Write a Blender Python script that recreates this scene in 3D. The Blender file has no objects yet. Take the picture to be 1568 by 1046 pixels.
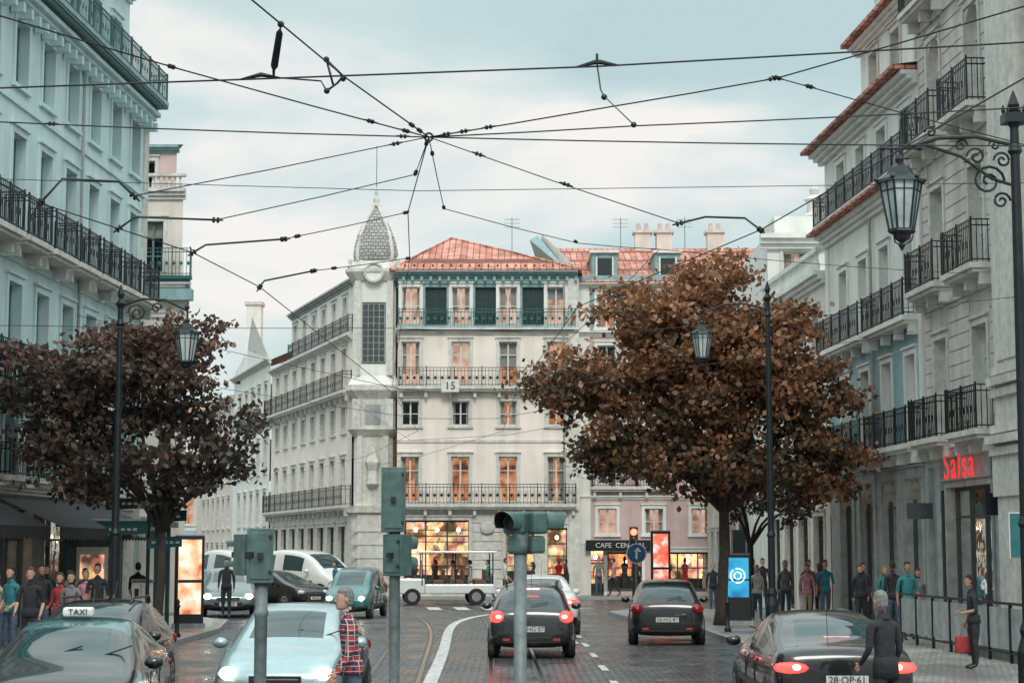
import bpy, math, random
import numpy as np
from mathutils import Vector, Matrix
R=random.Random(7)
scn=bpy.context.scene
def link(o): scn.collection.objects.link(o); return o
# ------------------------------------------------------------ materials
MATS={}
def nodes(name):
    m=bpy.data.materials.new(name); m.use_nodes=True
    nt=m.node_tree; p=nt.nodes['Principled BSDF']; MATS[name]=m
    return m,nt,p
def N(nt,t,**k):
    n=nt.nodes.new(t)
    for a,b in k.items():
        if hasattr(n,a): setattr(n,a,b)
    return n
def mat(name,col,rough=.6,metal=0,ns=6,na=.18,bs=40,bst=.1,emit=0,spec=.5,stretch=(1,1,1),coat=0,grime=0):
    m,nt,p=nodes(name)
    tc=N(nt,'ShaderNodeTexCoord'); mp=N(nt,'ShaderNodeMapping'); mp.inputs['Scale'].default_value=stretch
    nt.links.new(tc.outputs['Object'],mp.inputs[0])
    no=N(nt,'ShaderNodeTexNoise'); no.inputs['Scale'].default_value=ns; no.inputs['Detail'].default_value=6
    nt.links.new(mp.outputs[0],no.inputs['Vector'])
    mr=N(nt,'ShaderNodeMapRange'); mr.inputs[1].default_value=.3; mr.inputs[2].default_value=.7
    mr.inputs[3].default_value=1-na; mr.inputs[4].default_value=1+na*.5
    nt.links.new(no.outputs['Fac'],mr.inputs[0])
    fac=mr.outputs[0]
    if grime:
        g=N(nt,'ShaderNodeTexNoise'); g.inputs['Scale'].default_value=1; g.inputs['Detail'].default_value=5
        m2=N(nt,'ShaderNodeMapping'); m2.inputs['Scale'].default_value=(2.2,2.2,.22)
        nt.links.new(tc.outputs['Object'],m2.inputs[0]); nt.links.new(m2.outputs[0],g.inputs['Vector'])
        r2=N(nt,'ShaderNodeMapRange'); r2.inputs[1].default_value=.42; r2.inputs[2].default_value=.75
        r2.inputs[3].default_value=1; r2.inputs[4].default_value=1-grime
        nt.links.new(g.outputs['Fac'],r2.inputs[0])
        mm=N(nt,'ShaderNodeMath',operation='MULTIPLY'); nt.links.new(fac,mm.inputs[0]); nt.links.new(r2.outputs[0],mm.inputs[1]); fac=mm.outputs[0]
    vm=N(nt,'ShaderNodeVectorMath',operation='SCALE'); vm.inputs[0].default_value=col[:3]
    nt.links.new(fac,vm.inputs['Scale']); nt.links.new(vm.outputs[0],p.inputs['Base Color'])
    p.inputs['Roughness'].default_value=rough; p.inputs['Metallic'].default_value=metal
    p.inputs['Specular IOR Level'].default_value=spec; p.inputs['Coat Weight'].default_value=coat
    if bst:
        b=N(nt,'ShaderNodeTexNoise'); b.inputs['Scale'].default_value=bs; b.inputs['Detail'].default_value=4
        nt.links.new(tc.outputs['Object'],b.inputs['Vector'])
        bu=N(nt,'ShaderNodeBump'); bu.inputs['Strength'].default_value=bst; bu.inputs['Distance'].default_value=.03
        nt.links.new(b.outputs['Fac'],bu.inputs['Height']); nt.links.new(bu.outputs[0],p.inputs['Normal'])
    if emit:
        nt.links.new(vm.outputs[0],p.inputs['Emission Color']); p.inputs['Emission Strength'].default_value=emit
    return m
def emis(name,cols,strength,scale=3,stretch=(1,1,1),sample=True):
    m,nt,p=nodes(name)
    tc=N(nt,'ShaderNodeTexCoord'); mp=N(nt,'ShaderNodeMapping'); mp.inputs['Scale'].default_value=stretch
    nt.links.new(tc.outputs['Object'],mp.inputs[0])
    v=N(nt,'ShaderNodeTexNoise'); v.inputs['Scale'].default_value=scale; v.inputs['Detail'].default_value=3
    nt.links.new(mp.outputs[0],v.inputs['Vector'])
    cr=N(nt,'ShaderNodeValToRGB'); el=cr.color_ramp.elements
    el[0].position=.33; el[1].position=.68; el[0].color=(*cols[0],1); el[1].color=(*cols[-1],1)
    for i,c in enumerate(cols[1:-1]):
        e=el.new(.33+.35*(i+1)/(len(cols)-1)); e.color=(*c,1)
    nt.links.new(v.outputs['Fac'],cr.inputs[0])
    nt.links.new(cr.outputs[0],p.inputs['Base Color']); nt.links.new(cr.outputs[0],p.inputs['Emission Color'])
    p.inputs['Emission Strength'].default_value=strength; p.inputs['Roughness'].default_value=.5
    if not sample: m.cycles.emission_sampling='NONE'
    return m
def shopmat(name,tint,strength):
    m,nt,p=nodes(name)
    tc=N(nt,'ShaderNodeTexCoord'); br=N(nt,'ShaderNodeTexVoronoi'); br.inputs['Scale'].default_value=4.5
    mp=N(nt,'ShaderNodeMapping'); mp.inputs['Scale'].default_value=(1.2,1.2,.7)
    nt.links.new(tc.outputs['Object'],mp.inputs[0]); nt.links.new(mp.outputs[0],br.inputs['Vector'])
    br.distance='CHEBYCHEV'
    hs=N(nt,'ShaderNodeHueSaturation'); hs.inputs['Saturation'].default_value=.4; nt.links.new(br.outputs['Color'],hs.inputs['Color'])
    mx=N(nt,'ShaderNodeMix',data_type='RGBA',blend_type='MULTIPLY'); mx.inputs[0].default_value=1
    nt.links.new(hs.outputs[0],mx.inputs[6]); mx.inputs[7].default_value=(*tint,1)
    no=N(nt,'ShaderNodeTexNoise'); no.inputs['Scale'].default_value=1.3; no.inputs['Detail'].default_value=4; nt.links.new(tc.outputs['Object'],no.inputs['Vector'])
    mr=N(nt,'ShaderNodeMapRange'); mr.inputs[1].default_value=.38; mr.inputs[2].default_value=.66; mr.inputs[3].default_value=.08; mr.inputs[4].default_value=strength; nt.links.new(no.outputs['Fac'],mr.inputs[0]); nt.links.new(mr.outputs[0],p.inputs['Emission Strength'])
    nt.links.new(mx.outputs[2],p.inputs['Base Color']); nt.links.new(mx.outputs[2],p.inputs['Emission Color'])
    return m
white=mat('plaster_white',(.80,.81,.77),.85,ns=1.2,na=.1,grime=.16)
cream=mat('plaster_cream',(.84,.765,.695),.85,ns=1.1,na=.1,grime=.14)
mint=mat('plaster_mint',(.62,.79,.80),.85,ns=1.1,na=.1,grime=.2)
blue=mat('plaster_blue',(.34,.52,.56),.8,ns=1.3,na=.2,grime=.28)
pink=mat('plaster_pink',(.62,.47,.45),.85,ns=1.2,na=.15,grime=.2)
tan=mat('plaster_tan',(.72,.65,.58),.85,ns=1.2,na=.12,grime=.2)
beige=mat('limestone_wall',(.64,.60,.55),.85,ns=2,na=.18,grime=.32)
stone=mat('stone_trim',(.66,.65,.60),.8,ns=5,na=.2,grime=.25)
gstone=mat('stone_grey',(.38,.41,.40),.75,ns=4,na=.25,grime=.35)
iron=mat('iron_dark',(.014,.022,.025),.45,.3,na=.3)
igreen=mat('iron_green',(.03,.11,.11),.45,.2)
fgreen=mat('fascia_teal',(.24,.38,.38),.6,ns=4,na=.25)
dgreen=mat('louvre_green',(.014,.045,.042),.5)
frame_w=mat('frame_white',(.68,.68,.64),.5,bst=0)
frame_d=mat('frame_dark',(.045,.06,.06),.5,bst=0)
frame_g=mat('frame_grey_green',(.13,.19,.19),.5,bst=0)
curtain=mat('curtain',(.62,.57,.52),.9,ns=9,na=.3,stretch=(3,3,.3))
room_d=mat('room_dark',(.035,.05,.055),.9)
room_w=emis('room_warm',[(.12,.03,.015),(.75,.26,.11),(1,.55,.33)],.8,1.6,sample=False)
room_p=emis('room_pinkish',[(.35,.18,.13),(.9,.50,.36),(1,.80,.68)],.85,1.2,sample=False)
shop1=shopmat('shop_interior_warm',(1,.56,.32),2.9)
shop2=shopmat('shop_interior_amber',(1,.42,.17),2.4)
shop_dark=mat('shop_recess',(.06,.05,.045),.8)
bulb=emis('bulb_warm',[(1,.75,.45),(1,.85,.6)],10,sample=False)
awn=mat('awning_black',(.018,.02,.022),.8)
wood=mat('wood_brown',(.14,.06,.03),.5,ns=8,stretch=(1,1,6))
red=mat('paint_red',(.5,.03,.03),.4)
def glassmat(name,tint,refl):
    m=bpy.data.materials.new(name); m.use_nodes=True; nt=m.node_tree; nt.nodes.clear()
    o=N(nt,'ShaderNodeOutputMaterial'); mx=N(nt,'ShaderNodeMixShader'); tr=N(nt,'ShaderNodeBsdfTransparent'); gl=N(nt,'ShaderNodeBsdfGlossy')
    tr.inputs[0].default_value=(*tint,1); gl.inputs['Roughness'].default_value=.04; gl.inputs[0].default_value=(.85,.93,.95,1)
    lw=N(nt,'ShaderNodeLayerWeight'); lw.inputs[0].default_value=refl
    no=N(nt,'ShaderNodeTexNoise'); no.inputs['Scale'].default_value=1.5; bu=N(nt,'ShaderNodeBump'); bu.inputs['Strength'].default_value=.2; bu.inputs['Distance'].default_value=.05
    tc=N(nt,'ShaderNodeTexCoord'); nt.links.new(tc.outputs['Object'],no.inputs['Vector']); nt.links.new(no.outputs['Fac'],bu.inputs['Height']); nt.links.new(bu.outputs[0],gl.inputs['Normal'])
    nt.links.new(lw.outputs['Fresnel'],mx.inputs[0]); nt.links.new(tr.outputs[0],mx.inputs[1]); nt.links.new(gl.outputs[0],mx.inputs[2]); nt.links.new(mx.outputs[0],o.inputs[0])
    return m
glass=glassmat('window_glass',(.72,.76,.76),.25)
shopglass=glassmat('shop_glass',(.95,.95,.95),.10)
def tilemat():
    m,nt,p=nodes('roof_tiles')
    tc=N(nt,'ShaderNodeTexCoord'); br=N(nt,'ShaderNodeTexBrick'); br.inputs['Scale'].default_value=1
    br.inputs['Brick Width'].default_value=.3; br.inputs['Row Height'].default_value=.22; br.inputs['Mortar Size'].default_value=.02
    br.inputs['Color1'].default_value=(.46,.18,.13,1); br.inputs['Color2'].default_value=(.60,.29,.22,1); br.inputs['Mortar'].default_value=(.2,.07,.05,1)
    mp=N(nt,'ShaderNodeMapping'); mp.inputs['Rotation'].default_value=(math.radians(65),0,0); nt.links.new(tc.outputs['Object'],mp.inputs[0]); nt.links.new(mp.outputs[0],br.inputs['Vector'])
    no=N(nt,'ShaderNodeTexNoise'); no.inputs['Scale'].default_value=1.5; no.inputs['Detail'].default_value=6; nt.links.new(tc.outputs['Object'],no.inputs['Vector'])
    hs=N(nt,'ShaderNodeHueSaturation'); nt.links.new(br.outputs['Color'],hs.inputs['Color']); mr=N(nt,'ShaderNodeMapRange'); mr.inputs[1].default_value=.3; mr.inputs[2].default_value=.7; mr.inputs[3].default_value=.55; mr.inputs[4].default_value=1.3
    nt.links.new(no.outputs['Fac'],mr.inputs[0]); nt.links.new(mr.outputs[0],hs.inputs['Value']); nt.links.new(hs.outputs[0],p.inputs['Base Color'])
    bu=N(nt,'ShaderNodeBump'); bu.inputs['Strength'].default_value=.8; bu.inputs['Distance'].default_value=.05; nt.links.new(br.outputs['Fac'],bu.inputs['Height']); bu.invert=True
    nt.links.new(bu.outputs[0],p.inputs['Normal']); p.inputs['Roughness'].default_value=.85
    return m
tiles=tilemat()
def paving(name,c1,c2,mort,bw,bh,rlo,rhi,bump=.5,wet=1.0,rotz=0,ms=.012,bd=.025,wob=.12):
    m,nt,p=nodes(name)
    tc=N(nt,'ShaderNodeTexCoord')
    dn=N(nt,'ShaderNodeTexNoise'); dn.inputs['Scale'].default_value=3 if wob>.1 else 1.2; nt.links.new(tc.outputs['Object'],dn.inputs['Vector'])
    vs=N(nt,'ShaderNodeVectorMath',operation='SCALE'); vs.inputs['Scale'].default_value=wob; nt.links.new(dn.outputs['Color'],vs.inputs[0])
    va=N(nt,'ShaderNodeVectorMath',operation='ADD'); nt.links.new(tc.outputs['Object'],va.inputs[0]); nt.links.new(vs.outputs[0],va.inputs[1])
    mp=N(nt,'ShaderNodeMapping'); mp.inputs['Rotation'].default_value=(0,0,rotz); nt.links.new(va.outputs[0],mp.inputs[0])
    br=N(nt,'ShaderNodeTexBrick'); br.inputs['Scale'].default_value=1; br.inputs['Brick Width'].default_value=bw; br.inputs['Row Height'].default_value=bh
    br.inputs['Mortar Size'].default_value=ms; br.inputs['Mortar Smooth'].default_value=.6; br.inputs['Bias'].default_value=0
    br.inputs['Color1'].default_value=(*c1,1); br.inputs['Color2'].default_value=(*c2,1); br.inputs['Mortar'].default_value=(*mort,1)
    nt.links.new(mp.outputs[0],br.inputs['Vector'])
    no=N(nt,'ShaderNodeTexNoise'); no.inputs['Scale'].default_value=.45; no.inputs['Detail'].default_value=6; nt.links.new(tc.outputs['Object'],no.inputs['Vector'])
    mr=N(nt,'ShaderNodeMapRange'); mr.inputs[1].default_value=.38; mr.inputs[2].default_value=.62; mr.inputs[3].default_value=rlo; mr.inputs[4].default_value=rhi
    nt.links.new(no.outputs['Fac'],mr.inputs[0]); nt.links.new(mr.outputs[0],p.inputs['Roughness'])
    m2=N(nt,'ShaderNodeMapRange'); m2.inputs[1].default_value=.3; m2.inputs[2].default_value=.7; m2.inputs[3].default_value=.6; m2.inputs[4].default_value=1.3
    nt.links.new(no.outputs['Fac'],m2.inputs[0])
    sc=N(nt,'ShaderNodeVectorMath',operation='SCALE'); nt.links.new(br.outputs['Color'],sc.inputs[0]); nt.links.new(m2.outputs[0],sc.inputs['Scale'])
    nt.links.new(sc.outputs[0],p.inputs['Base Color'])
    fn=N(nt,'ShaderNodeTexNoise'); fn.inputs['Scale'].default_value=9; fn.inputs['Detail'].default_value=3; nt.links.new(tc.outputs['Object'],fn.inputs['Vector'])
    ad=N(nt,'ShaderNodeMath',operation='SUBTRACT'); nt.links.new(fn.outputs['Fac'],ad.inputs[0]); nt.links.new(br.outputs['Fac'],ad.inputs[1])
    bu=N(nt,'ShaderNodeBump'); bu.inputs['Strength'].default_value=bump; bu.inputs['Distance'].default_value=bd; nt.links.new(ad.outputs[0],bu.inputs['Height']); nt.links.new(bu.outputs[0],p.inputs['Normal'])
    return m
setts=paving('wet_setts',(.04,.052,.056),(.135,.15,.152),(.010,.012,.014),.28,.2,.16,.42,1.0,ms=.03,bd=.04,wob=.09)
calc=paving('calcada',(.26,.255,.24),(.38,.37,.35),(.10,.10,.095),.13,.13,.28,.6,.4,rotz=.7)
asph=mat('asphalt',(.05,.053,.056),.6,ns=2,na=.3)
kerbm=mat('kerb_stone',(.33,.33,.32),.7)
paintw=mat('road_paint',(.66,.67,.66),.45,ns=7,na=.6)
steel=mat('rail_steel',(.34,.30,.29),.18,1,bst=0)
# ------------------------------------------------------------ builder
class Bd:
    def __init__(s,name,loc=(0,0,0)): s.name=name; s.loc=Vector(loc); s.p={}; s.M=Matrix.Identity(4); s.kids=[]
    def _g(s,part,m): return s.p.setdefault(part,([],[],[],[]))
    def add(s,part,m,vs,fs):
        V,F,MI,ML=s._g(part,m)
        if m not in ML: ML.append(m)
        mi=ML.index(m); n=len(V)
        for v in vs: V.append(s.M@Vector(v))
        for f in fs: F.append([i+n for i in f]); MI.append(mi)
    def quad(s,part,m,a,b,c,d): s.add(part,m,[a,b,c,d],[(0,1,2,3)])
    def box(s,part,m,x0,x1,y0,y1,z0,z1):
        s.add(part,m,[(x0,y0,z0),(x1,y0,z0),(x1,y1,z0),(x0,y1,z0),(x0,y0,z1),(x1,y0,z1),(x1,y1,z1),(x0,y1,z1)],
              [(0,3,2,1),(4,5,6,7),(0,1,5,4),(1,2,6,5),(2,3,7,6),(3,0,4,7)])
    def tube(s,part,m,pts,r,n=6,cap=True):
        pts=[Vector(p) for p in pts]; rs=r if isinstance(r,(list,tuple)) else [r]*len(pts)
        vs=[];fs=[]
        for i,p in enumerate(pts):
            d=(pts[min(i+1,len(pts)-1)]-pts[max(i-1,0)])
            d=d.normalized() if d.length>1e-9 else Vector((0,0,1))
            a=d.cross(Vector((0,0,1)) if abs(d.z)<.95 else Vector((1,0,0))).normalized(); b=d.cross(a)
            for k in range(n):
                t=2*math.pi*(k+.5)/n; vs.append(p+a*math.cos(t)*rs[i]+b*math.sin(t)*rs[i])
        for i in range(len(pts)-1):
            for k in range(n): fs.append((i*n+k,i*n+(k+1)%n,(i+1)*n+(k+1)%n,(i+1)*n+k))
        if cap: fs.append(tuple(range(n))[::-1]); fs.append(tuple((len(pts)-1)*n+k for k in range(n)))
        s.add(part,m,vs,fs)
    def lathe(s,part,m,c,prof,n=12,rot=0,sx=1,sy=1):
        vs=[];fs=[];cx,cy,cz=c
        for r,z in prof:
            for k in range(n):
                t=2*math.pi*k/n+rot; vs.append((cx+r*sx*math.cos(t),cy+r*sy*math.sin(t),cz+z))
        L=len(prof)
        for i in range(L-1):
            for k in range(n): fs.append((i*n+k,i*n+(k+1)%n,(i+1)*n+(k+1)%n,(i+1)*n+k))
        fs.append(tuple(range(n))[::-1]); fs.append(tuple((L-1)*n+k for k in range(n)))
        s.add(part,m,vs,fs)
    def ball(s,part,m,c,rx,ry=None,rz=None,n=10,k=6):
        ry=ry or rx; rz=rz or rx
        s.lathe(part,m,c,[(math.sin(math.pi*(i+.15)/(k+.3)),-math.cos(math.pi*(i+.15)/(k+.3))*rz) for i in range(k+1)],n,0,rx,ry)
    def done(s,smooth=(),bevel=None,subs=None):
        e=bpy.data.objects.new(s.name,None); e.location=s.loc; e.empty_display_size=.5; link(e); s.e=e
        for part,(V,F,MI,ML) in s.p.items():
            me=bpy.data.meshes.new(part); me.from_pydata([tuple(v-s.loc) for v in V],[],F)
            for m in ML: me.materials.append(m)
            me.polygons.foreach_set('material_index',MI)
            if part in smooth: me.polygons.foreach_set('use_smooth',[True]*len(F))
            me.update()
            o=bpy.data.objects.new(part,me); o.parent=e; link(o)
            if bevel and part in bevel:
                b=o.modifiers.new('b','BEVEL'); b.width=bevel[part]; b.segments=2; b.limit_method='ANGLE'
            if subs and part in subs:
                b=o.modifiers.new('s','SUBSURF'); b.levels=subs[part]; b.render_levels=subs[part]
        for o in s.kids: o.parent=e; o.matrix_parent_inverse=Matrix.Translation(-s.loc)
        return e
def frame(A,B):
    A=Vector((A[0],A[1],0)); B=Vector((B[0],B[1],0)); u=(B-A).normalized(); n=Vector((-u.y,u.x,0))
    if n.dot(-A)<0: n=-n
    M=Matrix(((u.x,n.x,0,A.x),(u.y,n.y,0,A.y),(0,0,1,0),(0,0,0,1)))
    return M,(B-A).length
def text(b,body,size,M,m,extr=.02,offs=0,sp=1.0):
    cu=bpy.data.curves.new('lettering','FONT'); cu.body=body; cu.size=size; cu.extrude=extr; cu.offset=offs; cu.space_character=sp; cu.align_x='CENTER'; cu.align_y='CENTER'; cu.materials.append(m)
    o=bpy.data.objects.new('lettering',cu); o.matrix_world=M; link(o); b.kids.append(o); return o
# ------------------------------------------------------------ facade
FR=[frame_w]
def window(b,s0,s1,za,zb,kind='win',dep=.2,lit=.3,pinkp=.3,cur=.6):
    fw=.055; x=-dep
    if kind=='louvre':
        b.box('shutters',dgreen,s0,s1,x-.05,x,za,zb)
        z=za+.08
        while z<zb-.08: b.box('shutters',dgreen,s0+.06,s1-.06,x,x+.025,z,z+.05); z+=.11
        b.box('shutters',dgreen,(s0+s1)/2-.03,(s0+s1)/2+.03,x,x+.04,za,zb); return
    if kind=='shop':
        D=1.8; sm=R.choice([shop1,shop1,shop2])
        b.quad('shop_interior',sm,(s0,-D,za),(s1,-D,za),(s1,-D,zb),(s0,-D,zb))
        b.quad('shop_interior',shop_dark,(s0,x,za),(s0,-D,za),(s0,-D,zb),(s0,x,zb)); b.quad('shop_interior',shop_dark,(s1,x,za),(s1,-D,za),(s1,-D,zb),(s1,x,zb))
        b.quad('shop_interior',shop_dark,(s0,x,zb),(s1,x,zb),(s1,-D,zb),(s0,-D,zb)); b.quad('shop_interior',wood,(s0,x,za),(s1,x,za),(s1,-D,za),(s0,-D,za))
        for zz in np.arange(za+.5,zb-.3,.55): b.box('shop_display',wood,s0+.05,s1-.05,-D+.02,-D+.25,zz,zz+.04)
        k=max(1,int((s1-s0)/.8))
        for i in range(k):
            c=s0+(i+.5)*(s1-s0)/k
            b.lathe('shop_lamps',bulb,(c,-.9,zb-.45),[(.02,.12),(.08,.06),(.08,-.03),(.02,-.08)],8)
            if R.random()<.75:
                c+=R.uniform(-.2,.2); h=R.uniform(.8,1.5)
                b.lathe('shop_display',R.choice([wood,room_d,curtain,red,shop_dark]),(c,-.7,za),[(.14,0),(.18,h*.35),(.11,h*.6),(.18,h*.82),(.05,h*.9),(.08,h),(.03,h*1.1)],8)
        b.box('shop_display',shop_dark,s0,s1,-1.4,-1.0,za,za+R.uniform(.5,.9))
        b.quad('glass',shopglass,(s0,x,za),(s1,x,za),(s1,x,zb),(s0,x,zb))
        b.box('frames',frame_d,s0,s1,x,x+.05,zb-.09,zb); b.box('frames',frame_d,s0,s1,x,x+.05,za,za+.14); b.box('frames',frame_d,s0,s1,x+.003,x+.045,zb-.75,zb-.69)
        k=max(1,round((s1-s0)/1.1))
        for i in range(k+1):
            c=s0+i*(s1-s0)/k; b.box('frames',frame_d,c-.035,c+.035,x+.002,x+.055,za+.14,zb-.09)
        return
    D=dep+.9; r=R.random(); rm=room_w if r<lit*(1-pinkp) else room_p if r<lit else room_d
    b.quad('rooms',rm,(s0-.3,-D,za-.3),(s1+.3,-D,za-.3),(s1+.3,-D,zb+.1),(s0-.3,-D,zb+.1))
    b.quad('rooms',room_d,(s0,x-.02,za),(s0-.3,-D,za-.3),(s0-.3,-D,zb+.1),(s0,x-.02,zb)); b.quad('rooms',room_d,(s1,x-.02,za),(s1+.3,-D,za-.3),(s1+.3,-D,zb+.1),(s1,x-.02,zb))
    b.quad('rooms',room_d,(s0,x-.02,zb),(s1,x-.02,zb),(s1+.3,-D,zb+.1),(s0-.3,-D,zb+.1)); b.quad('rooms',room_d,(s0,x-.02,za),(s1,x-.02,za),(s1+.3,-D,za-.3),(s0-.3,-D,za-.3))
    r=R.random(); w=s1-s0
    if r<cur:
        cw=w*R.uniform(.15,.36); zc=za if R.random()<.6 else za+(zb-za)*R.uniform(.2,.5)
        for a,c in ((s0,s0+cw),(s1-cw,s1)): b.quad('curtains',curtain,(a,x-.1,zc),(c,x-.1,zc),(c,x-.1,zb),(a,x-.1,zb))
    elif r<cur+.12: q=zb-(zb-za)*R.uniform(.3,.6); b.quad('curtains',curtain,(s0,x-.1,q),(s1,x-.1,q),(s1,x-.1,zb),(s0,x-.1,zb))
    b.quad('glass',glass,(s0,x-.02,za),(s1,x-.02,za),(s1,x-.02,zb),(s0,x-.02,zb))
    fm=FR[0]
    b.box('frames',fm,s0,s0+fw,x-.03,x+.03,za,zb); b.box('frames',fm,s1-fw,s1,x-.03,x+.03,za,zb)
    b.box('frames',fm,s0+fw,s1-fw,x-.03,x+.03,zb-fw,zb); b.box('frames',fm,s0+fw,s1-fw,x-.03,x+.03,za,za+.09)
    c=(s0+s1)/2; b.box('frames',fm,c-.035,c+.035,x-.027,x+.035,za+.09,zb-fw)
    h=zb-za
    for t in ((.33,.7) if h>1.8 else (.5,)): b.box('frames',fm,s0+fw,s1-fw,x-.022,x+.022,za+h*t-.02,za+h*t+.02)
def facade(b,A,B,z0,z1,ops,wall,trim=stone,dep=.2,bands=()):
    M,L=frame(A,B); b.M=M
    S=sorted({0,L,*[o[0] for o in ops],*[o[1] for o in ops]}); Z=sorted({z0,z1,*[o[2] for o in ops],*[o[3] for o in ops],*[q[0] for q in bands]})
    for i in range(len(S)-1):
        for j in range(len(Z)-1):
            sc=(S[i]+S[i+1])/2; zc=(Z[j]+Z[j+1])/2
            if any(o[0]<sc<o[1] and o[2]<zc<o[3] for o in ops): continue
            wm=wall
            for q in bands:
                if zc<q[0]: wm=q[1]; break
            b.quad('walls',wm,(S[i],0,Z[j]),(S[i+1],0,Z[j]),(S[i+1],0,Z[j+1]),(S[i],0,Z[j+1]))
    for o in ops:
        s0,s1,za,zb=o[:4]; kw=dict(o[4]) if len(o)>4 else {}
        arch=kw.pop('arch',False); tw=kw.pop('tw',.14); tm=kw.pop('tm',trim)
        d=-dep
        b.quad('walls',tm,(s0,0,za),(s0,d,za),(s0,d,zb),(s0,0,zb)); b.quad('walls',tm,(s1,0,za),(s1,d,za),(s1,d,zb),(s1,0,zb))
        b.quad('walls',tm,(s0,0,zb),(s1,0,zb),(s1,d,zb),(s0,d,zb)); b.quad('walls',tm,(s0,0,za),(s1,0,za),(s1,d,za),(s0,d,za))
        window(b,s0,s1,za,zb,dep=dep,**kw)
        if tw:
            p=.045
            b.box('surrounds',tm,s0-tw,s0,-.01,p,za,zb); b.box('surrounds',tm,s1,s1+tw,-.01,p,za,zb)
            b.box('surrounds',tm,s0-tw,s1+tw,-.01,p+.003,zb,zb+tw*1.2)
            b.box('surrounds',tm,s0-tw-.04,s1+tw+.04,-.01,p+.06,zb+tw*1.2,zb+tw*1.2+.06)
            if za>z0+.5: b.box('surrounds',tm,s0-tw-.05,s1+tw+.05,-.01,p+.05,za-.1,za)
        if arch:
            r=(s1-s0)/2; c=(s0+s1)/2; zc=zb-r; K=8
            for sg in (-1,1):
                pts=[(c+sg*r,-.004,zb)]+[(c+sg*r*math.cos(t),-.004,zc+r*math.sin(t)) for t in [math.pi/2*i/K for i in range(K+1)]]
                b.add('walls',tm,pts,[tuple(range(len(pts)))])
                for i in range(K):
                    p,q=pts[i+1],pts[i+2]; b.quad('walls',tm,p,q,(q[0],d,q[2]),(p[0],d,p[2]))
    return M,L
def cornice(b,s0,s1,z,proj=.3,h=.35,m=None,n=3):
    m=m or stone
    for i in range(n): b.box('cornices',m,s0,s1,-.02,proj*(i+1)/n,z+h*i/n,z+h*(i+1)/n-(.004 if i<n-1 else 0))
def pipe(b,s,z0,z1,m=None): b.tube('drainpipes',m or gstone,[(s,.1,z0),(s,.1,z1)],.045,6)
def balcony(b,s0,s1,z,dep=.6,h=.95,m=None,slab=None,sp=.13,br=True):
    m=m or iron; slab=slab or stone
    b.box('balcony_slabs',slab,s0,s1,.05,dep,z-.13,z); b.box('balcony_slabs',slab,s0+.06,s1-.06,.05,dep-.08,z-.22,z-.13)
    if br:
        k=max(2,int((s1-s0)/1.1)+1)
        for i in range(k):
            c=s0+.15+(s1-s0-.3)*i/(k-1); b.box('balcony_slabs',slab,c-.07,c+.07,.04,dep*.6,z-.5,z-.22)
    d=dep-.05
    def rail(p,q,z): b.tube('railings',m,[(p[0],p[1],z),(q[0],q[1],z)],.02,4)
    cor=[(s0+.04,.02),(s0+.04,d),(s1-.04,d),(s1-.04,.02)]
    for p,q in zip(cor,cor[1:]):
        for zz in (z+h,z+h-.14,z+.07): rail(p,q,zz)
        L=math.hypot(q[0]-p[0],q[1]-p[1]); k=max(1,round(L/sp))
        for i in range(k+1):
            t=i/k; x=p[0]+(q[0]-p[0])*t; y=p[1]+(q[1]-p[1])*t
            w=.02 if i%8==0 else .009
            b.box('railings',m,x-w,x+w,y-w,y+w,z,z+h+(.06 if i%8==0 else 0))
            if i<k and i%2==0 and L>1:
                x2=x+(q[0]-p[0])/k; y2=y+(q[1]-p[1])/k; mx,my=(x+x2)/2,(y+y2)/2
                hx=(x2-x)*.5; hy=(y2-y)*.5; zc=z+h*.45
                b.add('railings',m,[(mx-hx,my-hy,zc),(mx,my,zc+.1),(mx+hx,my+hy,zc),(mx,my,zc-.1)],[(0,1,2,3)])
def body(b,pts,z0,z1,m,top=None):
    b.M=Matrix.Identity(4); n=len(pts)
    vs=[(x,y,z0) for x,y in pts]+[(x,y,z1) for x,y in pts]
    b.add('walls',m,vs,[(i,(i+1)%n,(i+1)%n+n,i+n) for i in range(n)]); b.add('roof',top or gstone,[(x,y,z1) for x,y in pts],[tuple(range(n))])
# ------------------------------------------------------------ ground
def sheet(name,pts,z,m):
    me=bpy.data.meshes.new(name); me.from_pydata([(x,y,z) for x,y in pts],[],[tuple(range(len(pts)))]); me.materials.append(m)
    return link(bpy.data.objects.new(name,me))
sheet('ground',[(-600,-300),(600,-300),(600,900),(-600,900)],-.004,asph)
sheet('road',[(-40,-10),(40,-10),(40,140),(-40,140)],0,setts)
def pavement(name,pts):
    b=Bd(name); n=len(pts); 
    b.add('paving',calc,[(x,y,.12) for x,y in pts],[tuple(range(n))])
    for i in range(n):
        a=Vector((*pts[i],0)); c=Vector((*pts[(i+1)%n],0)); d=(c-a).normalized(); nn=Vector((-d.y,d.x,0))*.12
        b.add('kerb',kerbm,[(a.x,a.y,0),(c.x,c.y,0),(c.x,c.y,.124),(a.x,a.y,.124),(a.x+nn.x,a.y+nn.y,.124),(c.x+nn.x,c.y+nn.y,.124)],[(0,1,2,3),(3,2,5,4)])
    b.done()
pavement('pavement',[(5.45,10),(15,10),(14,64),(6,66.5),(4.2,65.8),(3.3,63.5),(3.6,59),(5.1,50),(5.3,40)])
pavement('pavement',[(-20,10),(-7.7,10),(-7.9,50),(-8.6,56),(-10.2,59),(-14,60),(-20,60)])
pavement('pavement',[(-5.8,82.6),(10,82.6),(30,82),(30,90),(-20,120),(-15.5,106),(-8.6,85)])
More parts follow.
